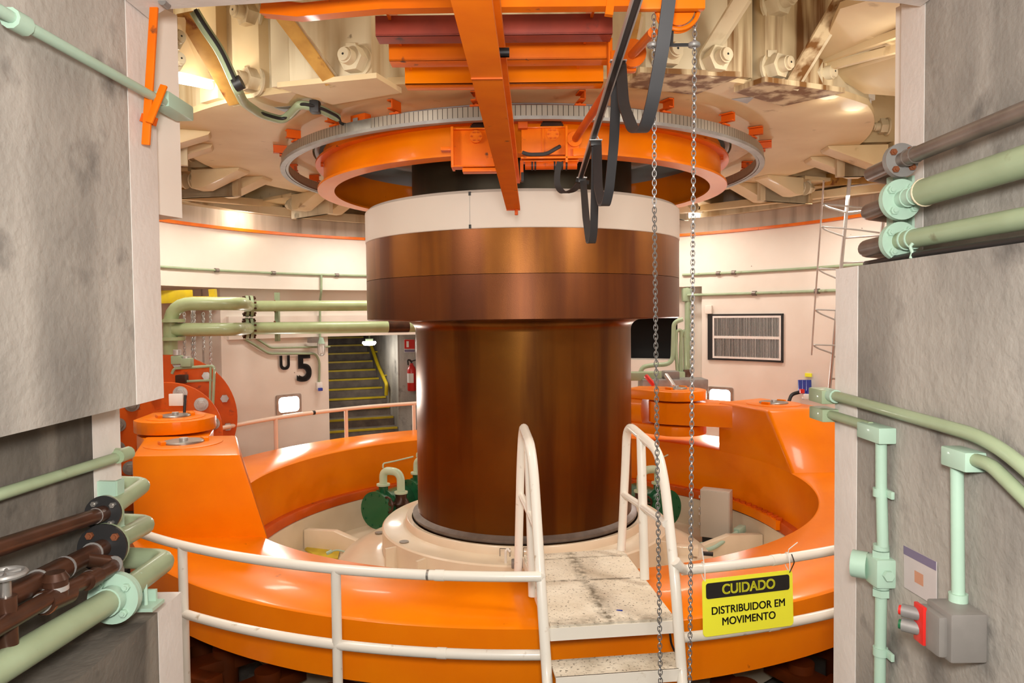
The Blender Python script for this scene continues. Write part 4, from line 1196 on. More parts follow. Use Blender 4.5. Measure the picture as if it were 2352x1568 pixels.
# fluorescent tubes above and beside the bracket
def tube_light(a_, b_, label, r=.02, power=14):
    a_, b_ = V(a_), V(b_); c = (a_ + b_) / 2
    t = thing('fluorescent_light', label, 'light', c, 'tube lights under the ceiling')
    d = (b_ - a_).normalized()
    MB().cyl(a_, b_, r, 12).build('lamp_tube', 'glow', t)
    up = V((0, 0, .055))
    MB().bar(a_ - d * .04 + up, b_ + d * .04 + up, .09, .045, bev=.006).build('housing', 'white', t)
    for q in (a_, b_):
        MB().bar(q + V((0, 0, -.02)), q + up, .04, .05, up=d).build('socket', 'white', t)
    lamp('fluorescent_lamp', 'POINT', c - V((0, 0, .1)), power, (1, .92, .78), .12)
tube_light(P(482, 462, 9.9), P(640, 488, 10.7), 'long glowing tube light under the ceiling ledge on the left', .028, 12)
tube_light(P(1562, 493, 11.2), P(1608, 495, 11.1), 'short glowing tube light under the ceiling ledge just right of the shaft collar', .03, 6)
tube_light(P(362, 172, 4.9), P(482, 196, 5.5), 'glowing tube light between the cream steel arms at the upper left', .03, 16)
tube_light(P(1884, 184, 5.5), P(1925, 206, 5.7), 'upper short tube light slanting down at the upper right ceiling', .02, 3)
tube_light(P(1930, 209, 5.75), P(1993, 240, 6.1), 'lower short tube light slanting down at the upper right ceiling', .02, 3)

# green conduit and black cable below the bracket at the upper left
pts = [P(446, 25, 4.5), P(470, 65, 4.55), P(505, 115, 4.65), P(528, 165, 4.75), P(545, 205, 4.8), PZ(560, 236, 1.50), PZ(600, 263, 1.53), PZ(648, 276, 1.53), PZ(668, 262, 1.56), PZ(690, 238, 1.56), PZ(735, 250, 1.54), PZ(775, 270, 1.53)]
t = thing('ceiling_conduit', 'green conduit with black cable snaking down under the bracket at upper left', 'conduit', pts[6])
MB().tube(pts, .032, 12, bend=.12).build('tube', 'green_pale', t)
o = V((.02, -.035, -.005))
MB().tube([p + o for p in pts] + [PZ(782, 284, 1.50), PZ(800, 287, 1.50), PZ(820, 283, 1.50)], .012, 8, bend=.1).build('cable', 'black', t)
q = P(545, 192, 4.78); MB().cyl(q - V((.02, 0, .01)), q + V((.03, 0, .012)), .045, 12).build('clamp', 'black', t)
q = PZ(724, 246, 1.545); MB().box(q, (.07, .08, .09), .01).build('clamp', 'black', t)

# ------------------------------------------------------------------ grey ticked ring and orange drum round the upper shaft
t = thing('guide_ring', 'grey ticked steel ring hung from the ceiling on orange brackets', 'ring', (SX, SY, 1.404))
o = MB(); o.lathe([(2.33, .021), (2.39, .021), (2.39, .098), (2.33, .098)], 192, c=(0, 0))
o = o.build('ticked_band', 'ticked_steel'); o.parent = t
MB().lathe([(2.325, 1.404), (2.348, 1.404), (2.348, 1.424), (2.325, 1.424)], 160).build('inner_lip', 'pipe_grey', t)
MB().lathe([(2.352, 1.40), (2.40, 1.40), (2.402, 1.424), (2.352, 1.424)], 160).build('outer_lip', 'grey_flange', t)
b0, b1 = TH(798, 310, 2.395, False), TH(852, 300, 2.395, False)
MB().sector(2.388, 2.396, 1.426, 1.50, b0, b1, 6).build('plain_segment', 'steel', t)
def hanger(a):
    r = rad(a); s_ = V((-r.y, r.x, 0)); c = V((SX, SY, 0)) + r * 2.37
    m = MB(); z0, z1 = 1.525, PLATE; rz = math.radians(a); e = r * .03
    m.box(c + e + s_ * .018 + V((0, 0, (z0 + z1) / 2)), (.12, .010, z1 - z0 - .006), rz=rz)
    for z in (z0 + .006, z1 - .010):
        m.box(c + e + V((0, 0, z)), (.12, .045, .010), rz=rz)
    m.cyl(c + V((0, 0, 1.495)), c + V((0, 0, z0 + .004)), .010, 8)
    m.box(c + V((0, 0, 1.507)), (.07, .08, .012), rz=rz)
    m.build('hanger', 'orange_dull', t)
for u, v, far in ((680, 318, 0), (657, 352, 0), (677, 392, 1), (735, 415, 1), (780, 285, 0), (917, 258, 0), (1100, 247, 0), (1327, 240, 0), (1518, 255, 0), (1657, 282, 0), (1728, 310, 0), (1750, 340, 0), (1712, 385, 1)):
    p = PZ(u, v, 1.53); hanger(ang(p))
for a in (110, 80, 50):
    hanger(a)
q = PZ(830, 285, 1.52)
t = thing('limit_box', 'small orange switch box with a grey label on top of the ticked ring', 'box', q)
rz = math.radians(ang(q) + 90)
MB().box(q + V((0, -.02, .015)), (.16, .07, .10), .006, rz=rz).build('housing', 'orange_dull', t)
MB().box(q + V((-.035, -.06, .015)) , (.05, .006, .035), rz=rz).build('paper_label', 'grey_flange', t)

t = thing('support_drum', 'orange flanged drum hanging under the ceiling round the upper shaft', 'drum', (SX, SY, 1.23))
dw = MB().lathe([(1.97, 1.25), (2.0, 1.25), (2.0, 1.60), (1.97, 1.60)], 160).build('web', 'orange', t)
MB().lathe([(1.90, 1.232), (2.06, 1.232), (2.06, 1.252), (1.90, 1.252)], 160).build('bottom_flange', 'orange', t)
MB().lathe([(1.99, 1.47), (2.075, 1.47), (2.075, 1.49), (1.99, 1.49)], 160).build('top_flange', 'orange_crane', t)
for u, v in ((765, 342), (872, 308), (1617, 322), (1655, 362), (743, 378)):
    p = PC(u, v, 2.005, False); r = rad(ang(p))
    MB().cyl(p, p + r * .025, .022, 10).build('rivet', 'orange_dull', dw)

# ------------------------------------------------------------------ hoist trolley riding the drum
Yt = 5.46
t = thing('hoist_trolley', 'orange trolley boxes with gear wheel and motor hung on the front of the drum', 'trolley', P(1190, 340, Yt))
def fbox(name, u0, v0, u1, v1, y, dep, material='orange_crane', bev=.004):
    a_, b_ = P(u0, v1, y), P(u1, v0, y)
    return MB().box(((a_.x + b_.x) / 2, y + dep / 2, (a_.z + b_.z) / 2), (b_.x - a_.x, dep, b_.z - a_.z), bev).build(name, material, t)
fbox('back_plate', 1042, 295, 1150, 380, Yt + .03, .02)
fbox('side_plate', 1036, 290, 1041, 384, Yt - .03, .16)
fbox('shelf', 1036, 378, 1165, 383, Yt - .03, .12)
fbox('upper_edge', 1040, 292, 1165, 297, Yt - .01, .06)
fbox('lower_tray', 1062, 384, 1180, 394, Yt - .02, .10)
fbox('front_plate', 1198, 293, 1300, 356, Yt, .03)
fbox('front_rib', 1246, 294, 1249, 356, Yt - .012, .015)
fbox('upper_edge', 1196, 289, 1302, 294, Yt - .02, .07)
fbox('side_plate', 1299, 288, 1304, 372, Yt - .05, .16)
fbox('bearing_plate', 1304, 296, 1330, 362, Yt, .03)
fbox('shelf', 1196, 358, 1345, 364, Yt - .05, .14)
fbox('shelf', 1198, 367, 1330, 371, Yt - .03, .10)
fbox('bracket', 1316, 340, 1345, 358, Yt - .02, .05)
fbox('stop_block', 1012, 336, 1036, 345, Yt - .02, .08)
fbox('link_block', 1190, 276, 1212, 294, Yt - .06, .05, 'orange_dull')
fbox('chain_guard', 1195, 368, 1202, 414, Yt - .09, .08, 'orange_dull')
fbox('chain_guard', 1197, 395, 1203, 416, Yt - .11, .04, 'black')
for u, v in ((1093, 313), (1270, 308)):
    c = P(u, v, Yt - .004)
    hc = MB().cyl(c, c + V((0, .04, 0)), .046, 24).build('hub_cover', 'orange_crane', t)
    for k in range(6):
        q = c + V((.033 * math.cos(k * 1.047), -.004, .033 * math.sin(k * 1.047)))
        MB().hexnut(q, (0, -1, 0), .007, .006).build('hub_bolt', 'orange_dull', hc)
for u, v in ((1268, 296), (1105, 302)):
    c = P(u, v, Yt + .06); m = MB(); m.cyl(c, c + V((0, .03, 0)), .085, 36)
    for k in range(36):
        q = c + V((.087 * math.cos(k * .1745), .015, .087 * math.sin(k * .1745))); m.box(q, (.008, .028, .008))
    m.build('gear_wheel', 'brown_pipe', t)
c = P(1320, 319, Yt - .02)
MB().cyl(c, c + V((0, .05, 0)), .055, 24).build('bearing', 'orange_crane', t)
a_, b_ = P(1206, 380, Yt), P(1325, 379, Yt)
mo = MB().cyl(a_, b_, .032, 20).build('motor', 'orange_dull', t)
for s_ in (.12, .18, .55, .62, .7, .78):
    q = a_.lerp(b_, s_); MB().cyl(q, q + V((.012, 0, 0)), .036, 20).build('motor_band', 'black', mo)
MB().tube([P(1200, 350, Yt - .04), P(1215, 355, Yt - .05), P(1255, 354, Yt - .05), P(1275, 342, Yt - .05), P(1286, 336, Yt - .02)], .014, 8, bend=.06).build('cable', 'rubber', t)

# overhead monorail beam
t = thing('monorail_beam', 'long orange overhead beam running from above the viewer to the shaft', 'beam', (0, 3.4, .75))
bx = lambda y: -.144 + .031 * y
y0_, y1_ = 1.2, 5.26
A, B = V((bx(y0_), y0_, 0)), V((bx(y1_), y1_, 0))
lz = V((0, 0, 1))
MB().bar(A + lz * .76, B + lz * .76, .098, .02).build('bottom_flange', 'orange_crane', t)
MB().bar(A + lz * .85, B + lz * .85, .05, .17).build('web', 'orange_crane', t)
MB().bar(A + lz * .95, B + lz * .95, .098, .03).build('top_flange', 'orange_crane', t)
q = P(1186, 484, 5.24)
MB().tube([q + V((0, 0, .02)), q + V((0, 0, -.03))], .012, 8).build('end_peg', 'orange_dull', t)
MB().bar(B + V((0, -.004, .75)), B + V((0, .006, .75)), .098, .012).build('end_plate', 'orange_dull', t)
q = P(1086, 181, 2.35); MB().bar((bx(q.y), q.y - .004, .748), (bx(q.y), q.y + .004, .748), .1, .004).build('weld_seam', 'orange_dull', t)
for u, v in ((1148, 46), (1148, 64), (1157, 136)):
    p = P(u, v, 2.55); x_ = bx(p.y) + .049
    q = PX(u, v, .012) if False else V((x_, p.y, p.z))
    MB().cyl((bx(p.y) + .02, p.y, .90), (bx(p.y) + .066, p.y, .90), .016, 10).build('bolt', 'black' if v > 100 else 'orange_crane', t)

# three stacked cross channels
t = thing('cross_frame', 'three stepped orange cross channels, the nearest one rust red, above the ticked ring', 'frame', (0, 3.6, 1.25))
H = 1.25
for uL, uR, v, mm, hh in ((862, 1407, 80, 'red_brown', .085), (893, 1402, 137, 'orange_crane', .10), (930, 1386, 193, 'orange', .10)):
    a_, b_ = PZ(uL, v + 2, H), PZ(uR, v - 2, H)
    y = (a_.y + b_.y) / 2
    a_ = V((a_.x, y, 0)); b_ = V((b_.x, y, 0))
    o = MB()
    o.box(((a_.x + b_.x) / 2, y + .005, H + hh / 2), (b_.x - a_.x, .01, hh), .002)
    o.box(((a_.x + b_.x) / 2, y + .05, H + .005), (b_.x - a_.x, .10, .01), .002)
    o.box(((a_.x + b_.x) / 2, y + .05, H + hh), (b_.x - a_.x, .10, .01), .002)
    o.build('channel', mm, t)
    MB().box(((a_.x + b_.x) / 2, y + .17, H + .085), (b_.x - a_.x - .02, .20, .012), .002).build('web_plate', 'orange_dull', t)
for s_, xx in ((-1, -.53), (1, .37)):
    MB().bar((xx, 3.2, H + .12), (xx, 4.0, H + .12), .012, .10).build('end_plate', 'orange_crane', t)
# curved top beam on the opening edge
t = thing('top_beam', 'orange cross beam bolted along the top edge of the opening', 'beam', (0, 2.85, 1.1))
pts = [P(606, 22, 2.95), P(690, 30, 2.90), P(790, 20, 2.86), P(880, 12, 2.82), P(1040, 9, 2.82), P(1400, 6, 2.82), P(1612, 4, 2.82)]
MB().sweep(pts, [(-.022, -.022), (.022, -.022), (.022, .03), (-.022, .03)], side=(0, 0, 1)).build('flange', 'orange_crane', t)
MB().sweep([p + V((0, .03, .015)) for p in pts], [(-.035, -.006), (.035, -.006), (.035, .006), (-.035, .006)], side=(0, 0, 1)).build('web', 'orange_crane', t)
MB().bar(P(1404, -12, 2.80), P(1398, 36, 2.80), .025, .03).build('hanger', 'orange_crane', t)

# drive shaft from the chain wheel down to the trolley
a_, b_ = P(1500, 74, 2.85), P(1322, 318, 5.36)
t = thing('drive_shaft', 'long orange drive shaft slanting from the chain wheel to the trolley', 'shaft', a_)
m_ = P(1446, 132, 3.45)
MB().cyl(a_, m_, .020, 12).build('upper_tube', 'orange_crane', t)
MB().cyl(m_, b_, .026, 12).build('lower_tube', 'orange_dull', t)
d = (b_ - a_).normalized()
MB().cyl(m_ - d * .05, m_ + d * .05, .045, 16).build('joint', 'orange_crane', t)
MB().cyl(m_ - d * .08, m_ - d * .05, .062, 18).build('joint_flange', 'orange_crane', t)
MB().box(m_ + V((-.03, .0, -.02)), (.12, .04, .10), .01).build('bearing_bracket', 'orange_crane', t)
MB().box(m_ + V((-.09, .02, .0)), (.02, .06, .18), .005).build('bearing_bracket', 'orange_crane', t)

# chain wheel with hand chain
YC = 2.62
c = P(1557, 22, YC)
t = thing('chain_wheel', 'orange hand chain wheel with guide bar at the top right of the opening', 'wheel', c)
wr = .0715
MB().cyl(c + V((0, -.008, 0)), c + V((0, .008, 0)), wr * .8, 40).build('disc', 'orange_crane', t)
MB().tube([c + V((wr * math.cos(k * .157), -.01, wr * math.sin(k * .157))) for k in range(40)], .008, 8, closed=True).build('rim', 'orange_crane', t)
MB().tube([c + V((wr * math.cos(k * .157), .012, wr * math.sin(k * .157))) for k in range(40)], .008, 8, closed=True).build('rim', 'orange_crane', t)
MB().box(P(1535, -2, YC - .05), (.25, .03, .078), .006).build('mounting_plate', 'orange_crane', t)
MB().bar(P(1544, 62, YC), P(1542, 104, YC), .010, .010).build('guide_stem', 'dark_flange', t)
MB().bar(P(1500, 104, YC), P(1596, 103, YC), .008, .010).build('guide_bar', 'dark_flange', t)
for u, v in ((1500, 104), (1594, 103)):
    q = P(u, v, YC); MB().tube([q + V((.014 * math.cos(k * .628), .014 * math.sin(k * .628), 0)) for k in range(10)], .009, 8, closed=True).build('guide_eye', 'grey_flange', t)
t = thing('hand_chain', 'grey steel hand chain hanging in two runs in front of the ring', 'chain', P(1550, 800, YC))
rl, wr_ = .0073, .0019
chain([P(1502, 40, YC), P(1503, 480, YC), P(1510, 1100, YC), P(1519, 1700, YC)], rl, wr_).build('chain_run', 'chain_steel', t)
chain([P(1596, 35, YC), P(1592, 480, YC), P(1588, 1100, YC), P(1583, 1700, YC)], rl, wr_).build('chain_run', 'chain_steel', t)

# festoon cable and its track
ta, tb = P(1466, -12, 2.3), P(1331, 415, 5.15)
t = thing('cable_track', 'thin dark track carrying the festoon cable toward the shaft', 'track', ta)
MB().bar(ta, tb, .022, .014).build('rail', 'dark_flange', t)
dd = (tb - ta).normalized(); ss_ = V((dd.y, -dd.x, 0)).normalized()
for sg in (-1, 1):
    MB().bar(ta + ss_ * .014 * sg, tb + ss_ * .014 * sg, .005, .022).build('rail_lip', 'galvanised', t)
SD = ss_
t = thing('festoon_cable', 'flat black festoon cable hanging in loops from the track right of the beam', 'cable', P(1420, 250, 3.2))
def loop_pts(*q):
    return rounded([V(p) for p in q], .5, 8)
A1 = P(1420, 148, 3.15); A2 = P(1368, 328, 4.0); A3 = P(1336, 413, 5.05)
MB().ribbon(rounded([P(1538, -14, 2.42), P(1522, 110, 2.46), P(1498, 240, 2.54), P(1480, 302, 2.62), P(1455, 302, 2.75), P(1432, 240, 2.95), A1 + V((.012, 0, 0))], .06, 6), .044, .010, SD).build('cable_loop', 'rubber', t)
MB().ribbon(rounded([A1 + V((-.004, 0, 0)), P(1410, 330, 3.4), P(1399, 440, 3.5), P(1391, 472, 3.55), P(1383, 470, 3.6), P(1374, 430, 3.75), A2 + V((.01, 0, 0))], .05, 6), .044, .010, SD).build('cable_loop', 'rubber', t)
MB().ribbon(rounded([A2, P(1366, 450, 4.15), P(1364, 530, 4.25), P(1360, 558, 4.3), P(1354, 556, 4.35), P(1346, 500, 4.6), A3 + V((.01, 0, 0))], .04, 6), .044, .010, SD).build('cable_loop', 'rubber', t)
MB().ribbon(rounded([A3, P(1318, 438, 5.15), P(1292, 444, 5.25), P(1279, 425, 5.3), P(1280, 395, 5.35), P(1286, 372, 5.38)], .05, 6), .044, .010, SD).build('cable_loop', 'rubber', t)
for q, s_ in ((A1, 1.), (A2, 1.), (A3, .9)):
    MB().box(q + V((0, 0, -.004)), (.058 * s_, .04, .03), .004).build('cable_carrier', 'dark_flange', t)
    MB().bar(q + V((-.035, 0, .014)), q + V((.035, 0, .014)), .03, .006).build('carrier_plate', 'galvanised', t)
    MB().tube([q + V((-.02, 0, .016)), q + V((-.012, 0, .03)), q + V((0, 0, .07)), q + V((.012, 0, .03)), q + V((.02, 0, .016))], .003, 6).build('hook_wire', 'galvanised', t)
MB().tube([A3 + V((-.04, 0, 0)), A3 + V((0, 0, -.01)), A3 + V((.05, .0, -.02))], .018, 8).build('cable_tie', 'black', t)

# ------------------------------------------------------------------ foreground pipes on the left wall
def flange(name, c, d, r, th, material, bolt, parent, nb=4, a0=45, two=True, bolt_r=.16):
    """a pair of bolted pipe flanges square to d"""
    d = V(d).normalized(); c = V(c)
    o = MB().cyl(c - d * th, c - d * .001, r, 36).build(name, material, parent)
    if two:
        MB().cyl(c + d * .001, c + d * th, r, 36).build(name, material if two is True else two, parent)
    x, u, _ = frame(d)
    for k in range(nb):
        a = math.radians(a0 + 360 / nb * k); q = c + (x * math.cos(a) + u * math.sin(a)) * r * .72
        m = MB(); m.hexnut(q - d * th, -d, r * bolt_r, r * .16); m.cyl(q - d * (th + r * .16), q - d * (th + r * .24), r * bolt_r * .55, 10)
        m.build('flange_bolt', bolt, o)
    return o

# thin conduit on the upper left wall with a box
t = conduit('wall_conduit', [P(343, 217, 2.68) + (P(0, 25, 1.90) - P(343, 217, 2.68)) * 3., P(0, 25, 1.90), P(343, 217, 2.68), P(385, 238, 2.86)], .0165, 'mint green conduit slanting along the upper left concrete wall', [(P(40, 50, 1.97), P(343, 217, 2.68) - P(0, 25, 1.9))], 'mint', bend=0)
MB().box(P(396, 245, 2.93), (.075, .22, .06), .008).build('pull_box', 'mint', t)
# thin conduit along the recess
t = conduit('wall_conduit', [PX(268, 1050, -1.50) + (PX(0, 1135, -1.50) - PX(268, 1050, -1.50)) * 3.2, PX(268, 1050, -1.50), PX(290, 1040, -1.49)], .0195, 'pale green conduit along the top of the lower left recess', (), 'green_pale', bend=0)
q = PX(286, 1043, -1.49); MB().cyl(q - V((0, .05, 0)), q + V((0, .03, 0)), .026, 12).build('elbow', 'green_pale', t)
MB().cyl(q + V((0, .02, 0)), q + V((-.12, .04, 0)), .02, 8).build('stub', 'green_pale', t)

# mint mounting channel of the left pipes
q = P(244, 1165, 2.62)
t = thing('mounting_channel', 'mint green steel channel upright holding the pipes on the left wall end', 'channel', P(244, 1215, 2.7))
a_, b_ = P(243, 1104, 2.69), P(243, 1245, 2.69)
MB().bar(a_, b_, .085, .02, up=V((0, 1, 0))).build('web', 'mint', t)
for sg in (-1, 1):
    MB().bar(a_ + V((.04 * sg, .02, 0)), b_ + V((.04 * sg, .02, 0)), .010, .05, up=V((0, 1, 0))).build('side_flange', 'mint', t)
# top brown pipe with black flange
a_, b_ = P(-60, 1276, 1.86), P(236, 1179, 2.56)
d = (b_ - a_).normalized()
t = thing('brown_pipe', 'straight brown pipe with a black flange, topmost of the left recess pipes', 'pipe', b_)
MB().cyl(a_ - d * 1.8, b_, .0255, 16).build('tube', 'brown_pipe', t)
for s_ in (.02, .055):
    MB().cyl(b_ - d * (s_ + .003), b_ - d * s_, .0275, 16).build('weld_ring', 'grey_flange', t)
MB().cyl(b_ - d * .055, b_, .0285, 16).build('neck', 'brown_pipe', t)
flange('flange', b_ + d * .01, d, .062, .012, 'dark_flange', 'steel', t, 4, 40, 'green_pale')
e1 = P(333, 1112, 2.96)
MB().tube([b_ + d * .02, e1, e1 + V((-.32, .05, .0))], .031, 14, bend=.05).build('green_bend', 'green_pale', t, label='pale green return bend beyond the black flange')
MB().tube([P(284, 1160, 2.72), P(281, 1128, 2.74), P(272, 1122, 2.74), P(262, 1130, 2.72)], .006, 8, bend=.03).build('u_bolt', 'mint', t)
# middle brown pipe run with valves
a_, b_ = P(-60, 1412, 1.80), P(235, 1258, 2.52)
d = (b_ - a_).normalized()
t = thing('brown_pipe', 'thick brown pipe with tee and black flange, middle of the left recess pipes', 'pipe', b_)
MB().cyl(a_ - d * 1.8, b_, .031, 18).build('tube', 'brown_pipe', t)
MB().cyl(b_ - d * .42, b_ - d * .28, .0355, 18).build('tee_body', 'brown_pipe', t)
for s_ in (.08, .27, .43):
    MB().cyl(b_ - d * s_, b_ - d * (s_ - .004), .0362, 18).build('weld_ring', 'grey_flange', t)
flange('flange', b_ + d * .01, d, .082, .014, 'dark_flange', 'rust', t, 4, 40, 'green_pale')
e1 = P(341, 1202, 2.97)
MB().tube([b_ + d * .02, e1, e1 + V((-.34, .05, .0))], .037, 14, bend=.06).build('green_bend', 'green_pale', t, label='pale green return bend beyond the black flange')
MB().tube([P(292, 1245, 2.72), P(289, 1212, 2.74), P(279, 1206, 2.74), P(266, 1214, 2.72)], .007, 8, bend=.03).build('u_bolt', 'mint', t)
# bypass with valves
t = thing('valve_bypass', 'dark brown bypass pipe with valves, a chrome band and a wheel on the left', 'valve', P(130, 1370, 2.1))
MB().tube([P(190, 1283, 2.36), P(236, 1290, 2.42), P(268, 1292, 2.46), P(246, 1312, 2.38), P(140, 1358, 2.12), P(0, 1438, 1.83), P(0, 1438, 1.83) - (P(140, 1358, 2.12) - P(0, 1438, 1.83)).normalized() * 1.6], .0235, 14, bend=.04).build('tube', 'brown_pipe', t)
q = P(208, 1325, 2.28); d2 = (P(140, 1358, 2.12) - P(246, 1312, 2.38)).normalized()
for uv, y in (((262, 1296), 2.43), ((205, 1330), 2.26), ((95, 1385), 2.03)):
    c = P(*uv, y); MB().cyl(c - d2 * .003, c + d2 * .003, .0285, 16).build('weld_ring', 'grey_flange', t)
MB().cyl(P(222, 1322, 2.30), P(198, 1335, 2.24), .029, 16).build('coupling', 'brown_pipe', t)
c = P(128, 1372, 2.10)
MB().cyl(c - d2 * .06, c + d2 * .06, .034, 18).build('valve_body', 'brown_pipe', t)
MB().cyl(c + V((0, 0, .0)), c + V((0, 0, .055)), .034, 18).build('bonnet', 'brown_pipe', t)
MB().cyl(c + V((0, 0, .022)), c + V((0, 0, .036)), .0352, 20).build('chrome_band', 'galvanised', t, label='shiny chrome band')
MB().cyl(c + V((0, 0, .055)), c + V((0, 0, .075)), .038, 18, .026).build('bonnet_cap', 'brown_pipe', t)
c = P(106, 1386, 2.05); MB().cyl(c - d2 * .006, c + d2 * .004, .031, 18).build('seal_ring', 'rust', t)
c = P(14, 1395, 1.88)
MB().cyl(c + V((0, 0, -.10)), c + V((0, 0, .03)), .026, 16).build('valve_body', 'brown_pipe', t)
MB().cyl(c + V((0, 0, .03)), c + V((0, 0, .085)), .014, 12).build('valve_stem', 'steel', t)
w_ = c + V((0, 0, .088))
hw = MB().tube([w_ + V((.045 * math.cos(k * .5236), .045 * math.sin(k * .5236), 0)) for k in range(12)], .008, 8, closed=True).build('hand_wheel', 'grey_flange', t)
for k in range(3):
    x, y = .042 * math.cos(k * 1.047), .042 * math.sin(k * 1.047)
    MB().cyl(w_ - V((x, y, 0)), w_ + V((x, y, 0)), .005, 8).build('wheel_spoke', 'grey_flange', hw)
# large green pipe with mint flange on the ledge
a_, b_ = P(-80, 1583, 1.70), P(264, 1372, 2.42)
d = (b_ - a_).normalized()
t = thing('green_pipe', 'large pale green pipe with a mint bolted flange on the lower left ledge', 'pipe', b_)
MB().cyl(a_ - d * 1.8, b_, .0415, 20).build('tube', 'green_pale', t)
MB().cyl(b_ - d * .06, b_ - d * .02, .047, 20).build('neck', 'mint', t)
flange('flange', b_, d, .083, .016, 'mint', 'mint', t, 4, 40)
e1 = P(384, 1285, 2.86)
MB().tube([b_ + d * .02, e1, e1 + V((-.30, .05, .0))], .041, 16, bend=.06).build('green_bend', 'green_pale', t)
MB().tube([P(336, 1400, 2.56), P(333, 1330, 2.58), P(322, 1316, 2.58), P(306, 1322, 2.56), P(300, 1340, 2.55)], .007, 8, bend=.05).build('u_bolt', 'mint', t)
MB().box(P(336, 1372, 2.60), (.075, .012, .06)).build('support', 'mint', t)
MB().box(P(332, 1390, 2.57), (.10, .09, .012)).build('support', 'mint', t)
q = P(377, 1441, 2.855)
MB().cyl(q, q + V((0, -.012, 0)), .024, 20).build('anchor', 'galvanised', None)
tag(bpy.data.objects['anchor'], 'small round galvanised anchor in the painted end of the left ledge', 'anchor')

# orange bar latch on the left wall end
t = thing('bar_latch', 'orange flat bar latch hanging on the white edge of the left wall', 'latch', P(345, 160, 2.70))
o = V((.0, -.02, 0))
MB().bar(P(356, -15, 2.70), P(335, 333, 2.70), .030, .012, up=V((0, 1, 0)), bev=.004).build('long_bar', 'orange_crane', t)
MB().bar(P(377, 196, 2.72), P(342, 282, 2.68), .026, .012, up=V((0, 1, 0)), bev=.004).build('short_bar', 'orange_crane', t)
MB().bar(P(326, 270, 2.72), P(358, 280, 2.72), .03, .02, up=V((0, 1, 0))).build('hinge_plate', 'orange_dull', t)
MB().bar(P(356, 0, 2.68), P(398, 4, 2.68), .016, .02, up=V((0, 1, 0))).build('hinge_plate', 'orange_dull', t)
q = P(378, 8, 2.66); MB().cyl(q - V((0, .02, 0)), q + V((0, .02, 0)), .014, 10).build('bolt', 'grey_flange', t)

# ------------------------------------------------------------------ foreground pipes on the right wall
a_, b_ = P(2062, 408, 2.80), P(2062, 605, 2.80)
t = thing('mounting_channel', 'dark green steel channel upright behind the flanges on the right wall', 'channel', b_)
MB().bar(a_, b_, .075, .02, up=V((0, 1, 0))).build('web', 'mint', t)
for sg in (-1, 1):
    MB().bar(a_ + V((.036 * sg, -.02, 0)), b_ + V((.036 * sg, -.02, 0)), .010, .045, up=V((0, 1, 0))).build('side_flange', 'mint', t)
def right_pipe(name, far, fl, stub, r0, r1, rf, mp, mf, mb, label, insul=False, nb=4):
    d = (fl - far).normalized(); ext = far + V((0, -1.8, -d.z * 1.9)); t = thing(name, label, 'pipe', fl)
    if insul:
        s_ = fl - d * .14
        MB().tube([ext, far, s_], r1, 24).build('insulation', mp, t)
        MB().tube([s_ + V((0, 0, 0)) + (frame(d)[0] * math.cos(k * .3) + frame(d)[1] * math.sin(k * .3)) * r1 * .99 for k in range(21)], .004, 6, closed=True).build('cord', 'steel_pale', t)
    else:
        MB().tube([ext, far, fl], r0, 24).build('tube', mp, t)
    MB().cyl(fl - d * .14, fl, r0, 24).build('neck', mp if not insul else 'mint', t)
    for s_ in (.05, .09):
        MB().cyl(fl - d * s_, fl - d * (s_ - .006), r0 * 1.13, 20).build('weld_ring', mf if mf != 'grey_flange' else 'pipe_grey', t)
    flange('flange', fl, d, rf, .012, mf, mb, t, nb, 52, 'grey_flange' if mf == 'grey_flange' else mf, .2)
    ds = (stub - fl).normalized()
    MB().tube([fl + ds * .012, stub - ds * .03, stub, stub + V((.14, .10, 0))], r0 * 1.05, 18, bend=.05).build('stub', 'pipe_grey', t, label='dark bare stub beyond the flange')
    return t
right_pipe('grey_pipe', P(2420, 226, 1.94), P(2068, 369, 2.62), P(2000, 400, 2.90), .0265, .0265, .060, 'pipe_grey', 'grey_flange', 'rust', 'bare grey brown pipe with a rusty bolted flange, topmost on the right wall')
right_pipe('green_pipe', P(2420, 350, 1.94), P(2067, 459, 2.62), P(1995, 487, 2.88), .030, .0455, .072, 'green_pale', 'mint', 'mint', 'thick lagged green pipe with a mint flange, middle on the right wall', True)
right_pipe('green_pipe', P(2420, 489, 1.94), P(2064, 554, 2.62), P(1990, 571, 2.88), .0325, .0325, .068, 'green_pale', 'mint', 'mint', 'banded green pipe with a mint flange, lowest on the right wall')
t = thing('black_cable', 'thick black cable lying on the right concrete ledge below the pipes', 'cable', P(2100, 590, 2.4))
MB().tube([P(2352, 552, 1.93) + V((-.02, -1.8, 0)), P(2352, 552, 1.93), P(2120, 583, 2.40), P(2040, 598, 2.66), P(1995, 606, 2.86), P(1990, 606, 2.95)], .013, 10, bend=.1).build('tube', 'black', t)
q = P(2096, 580, 2.46)
MB().tube([q + V((0, 0, .03)), q + V((-.008, 0, .02)), q + V((0, 0, .0)), q + V((-.006, 0, -.02))], .006, 8).build('hook', 'mint', t)

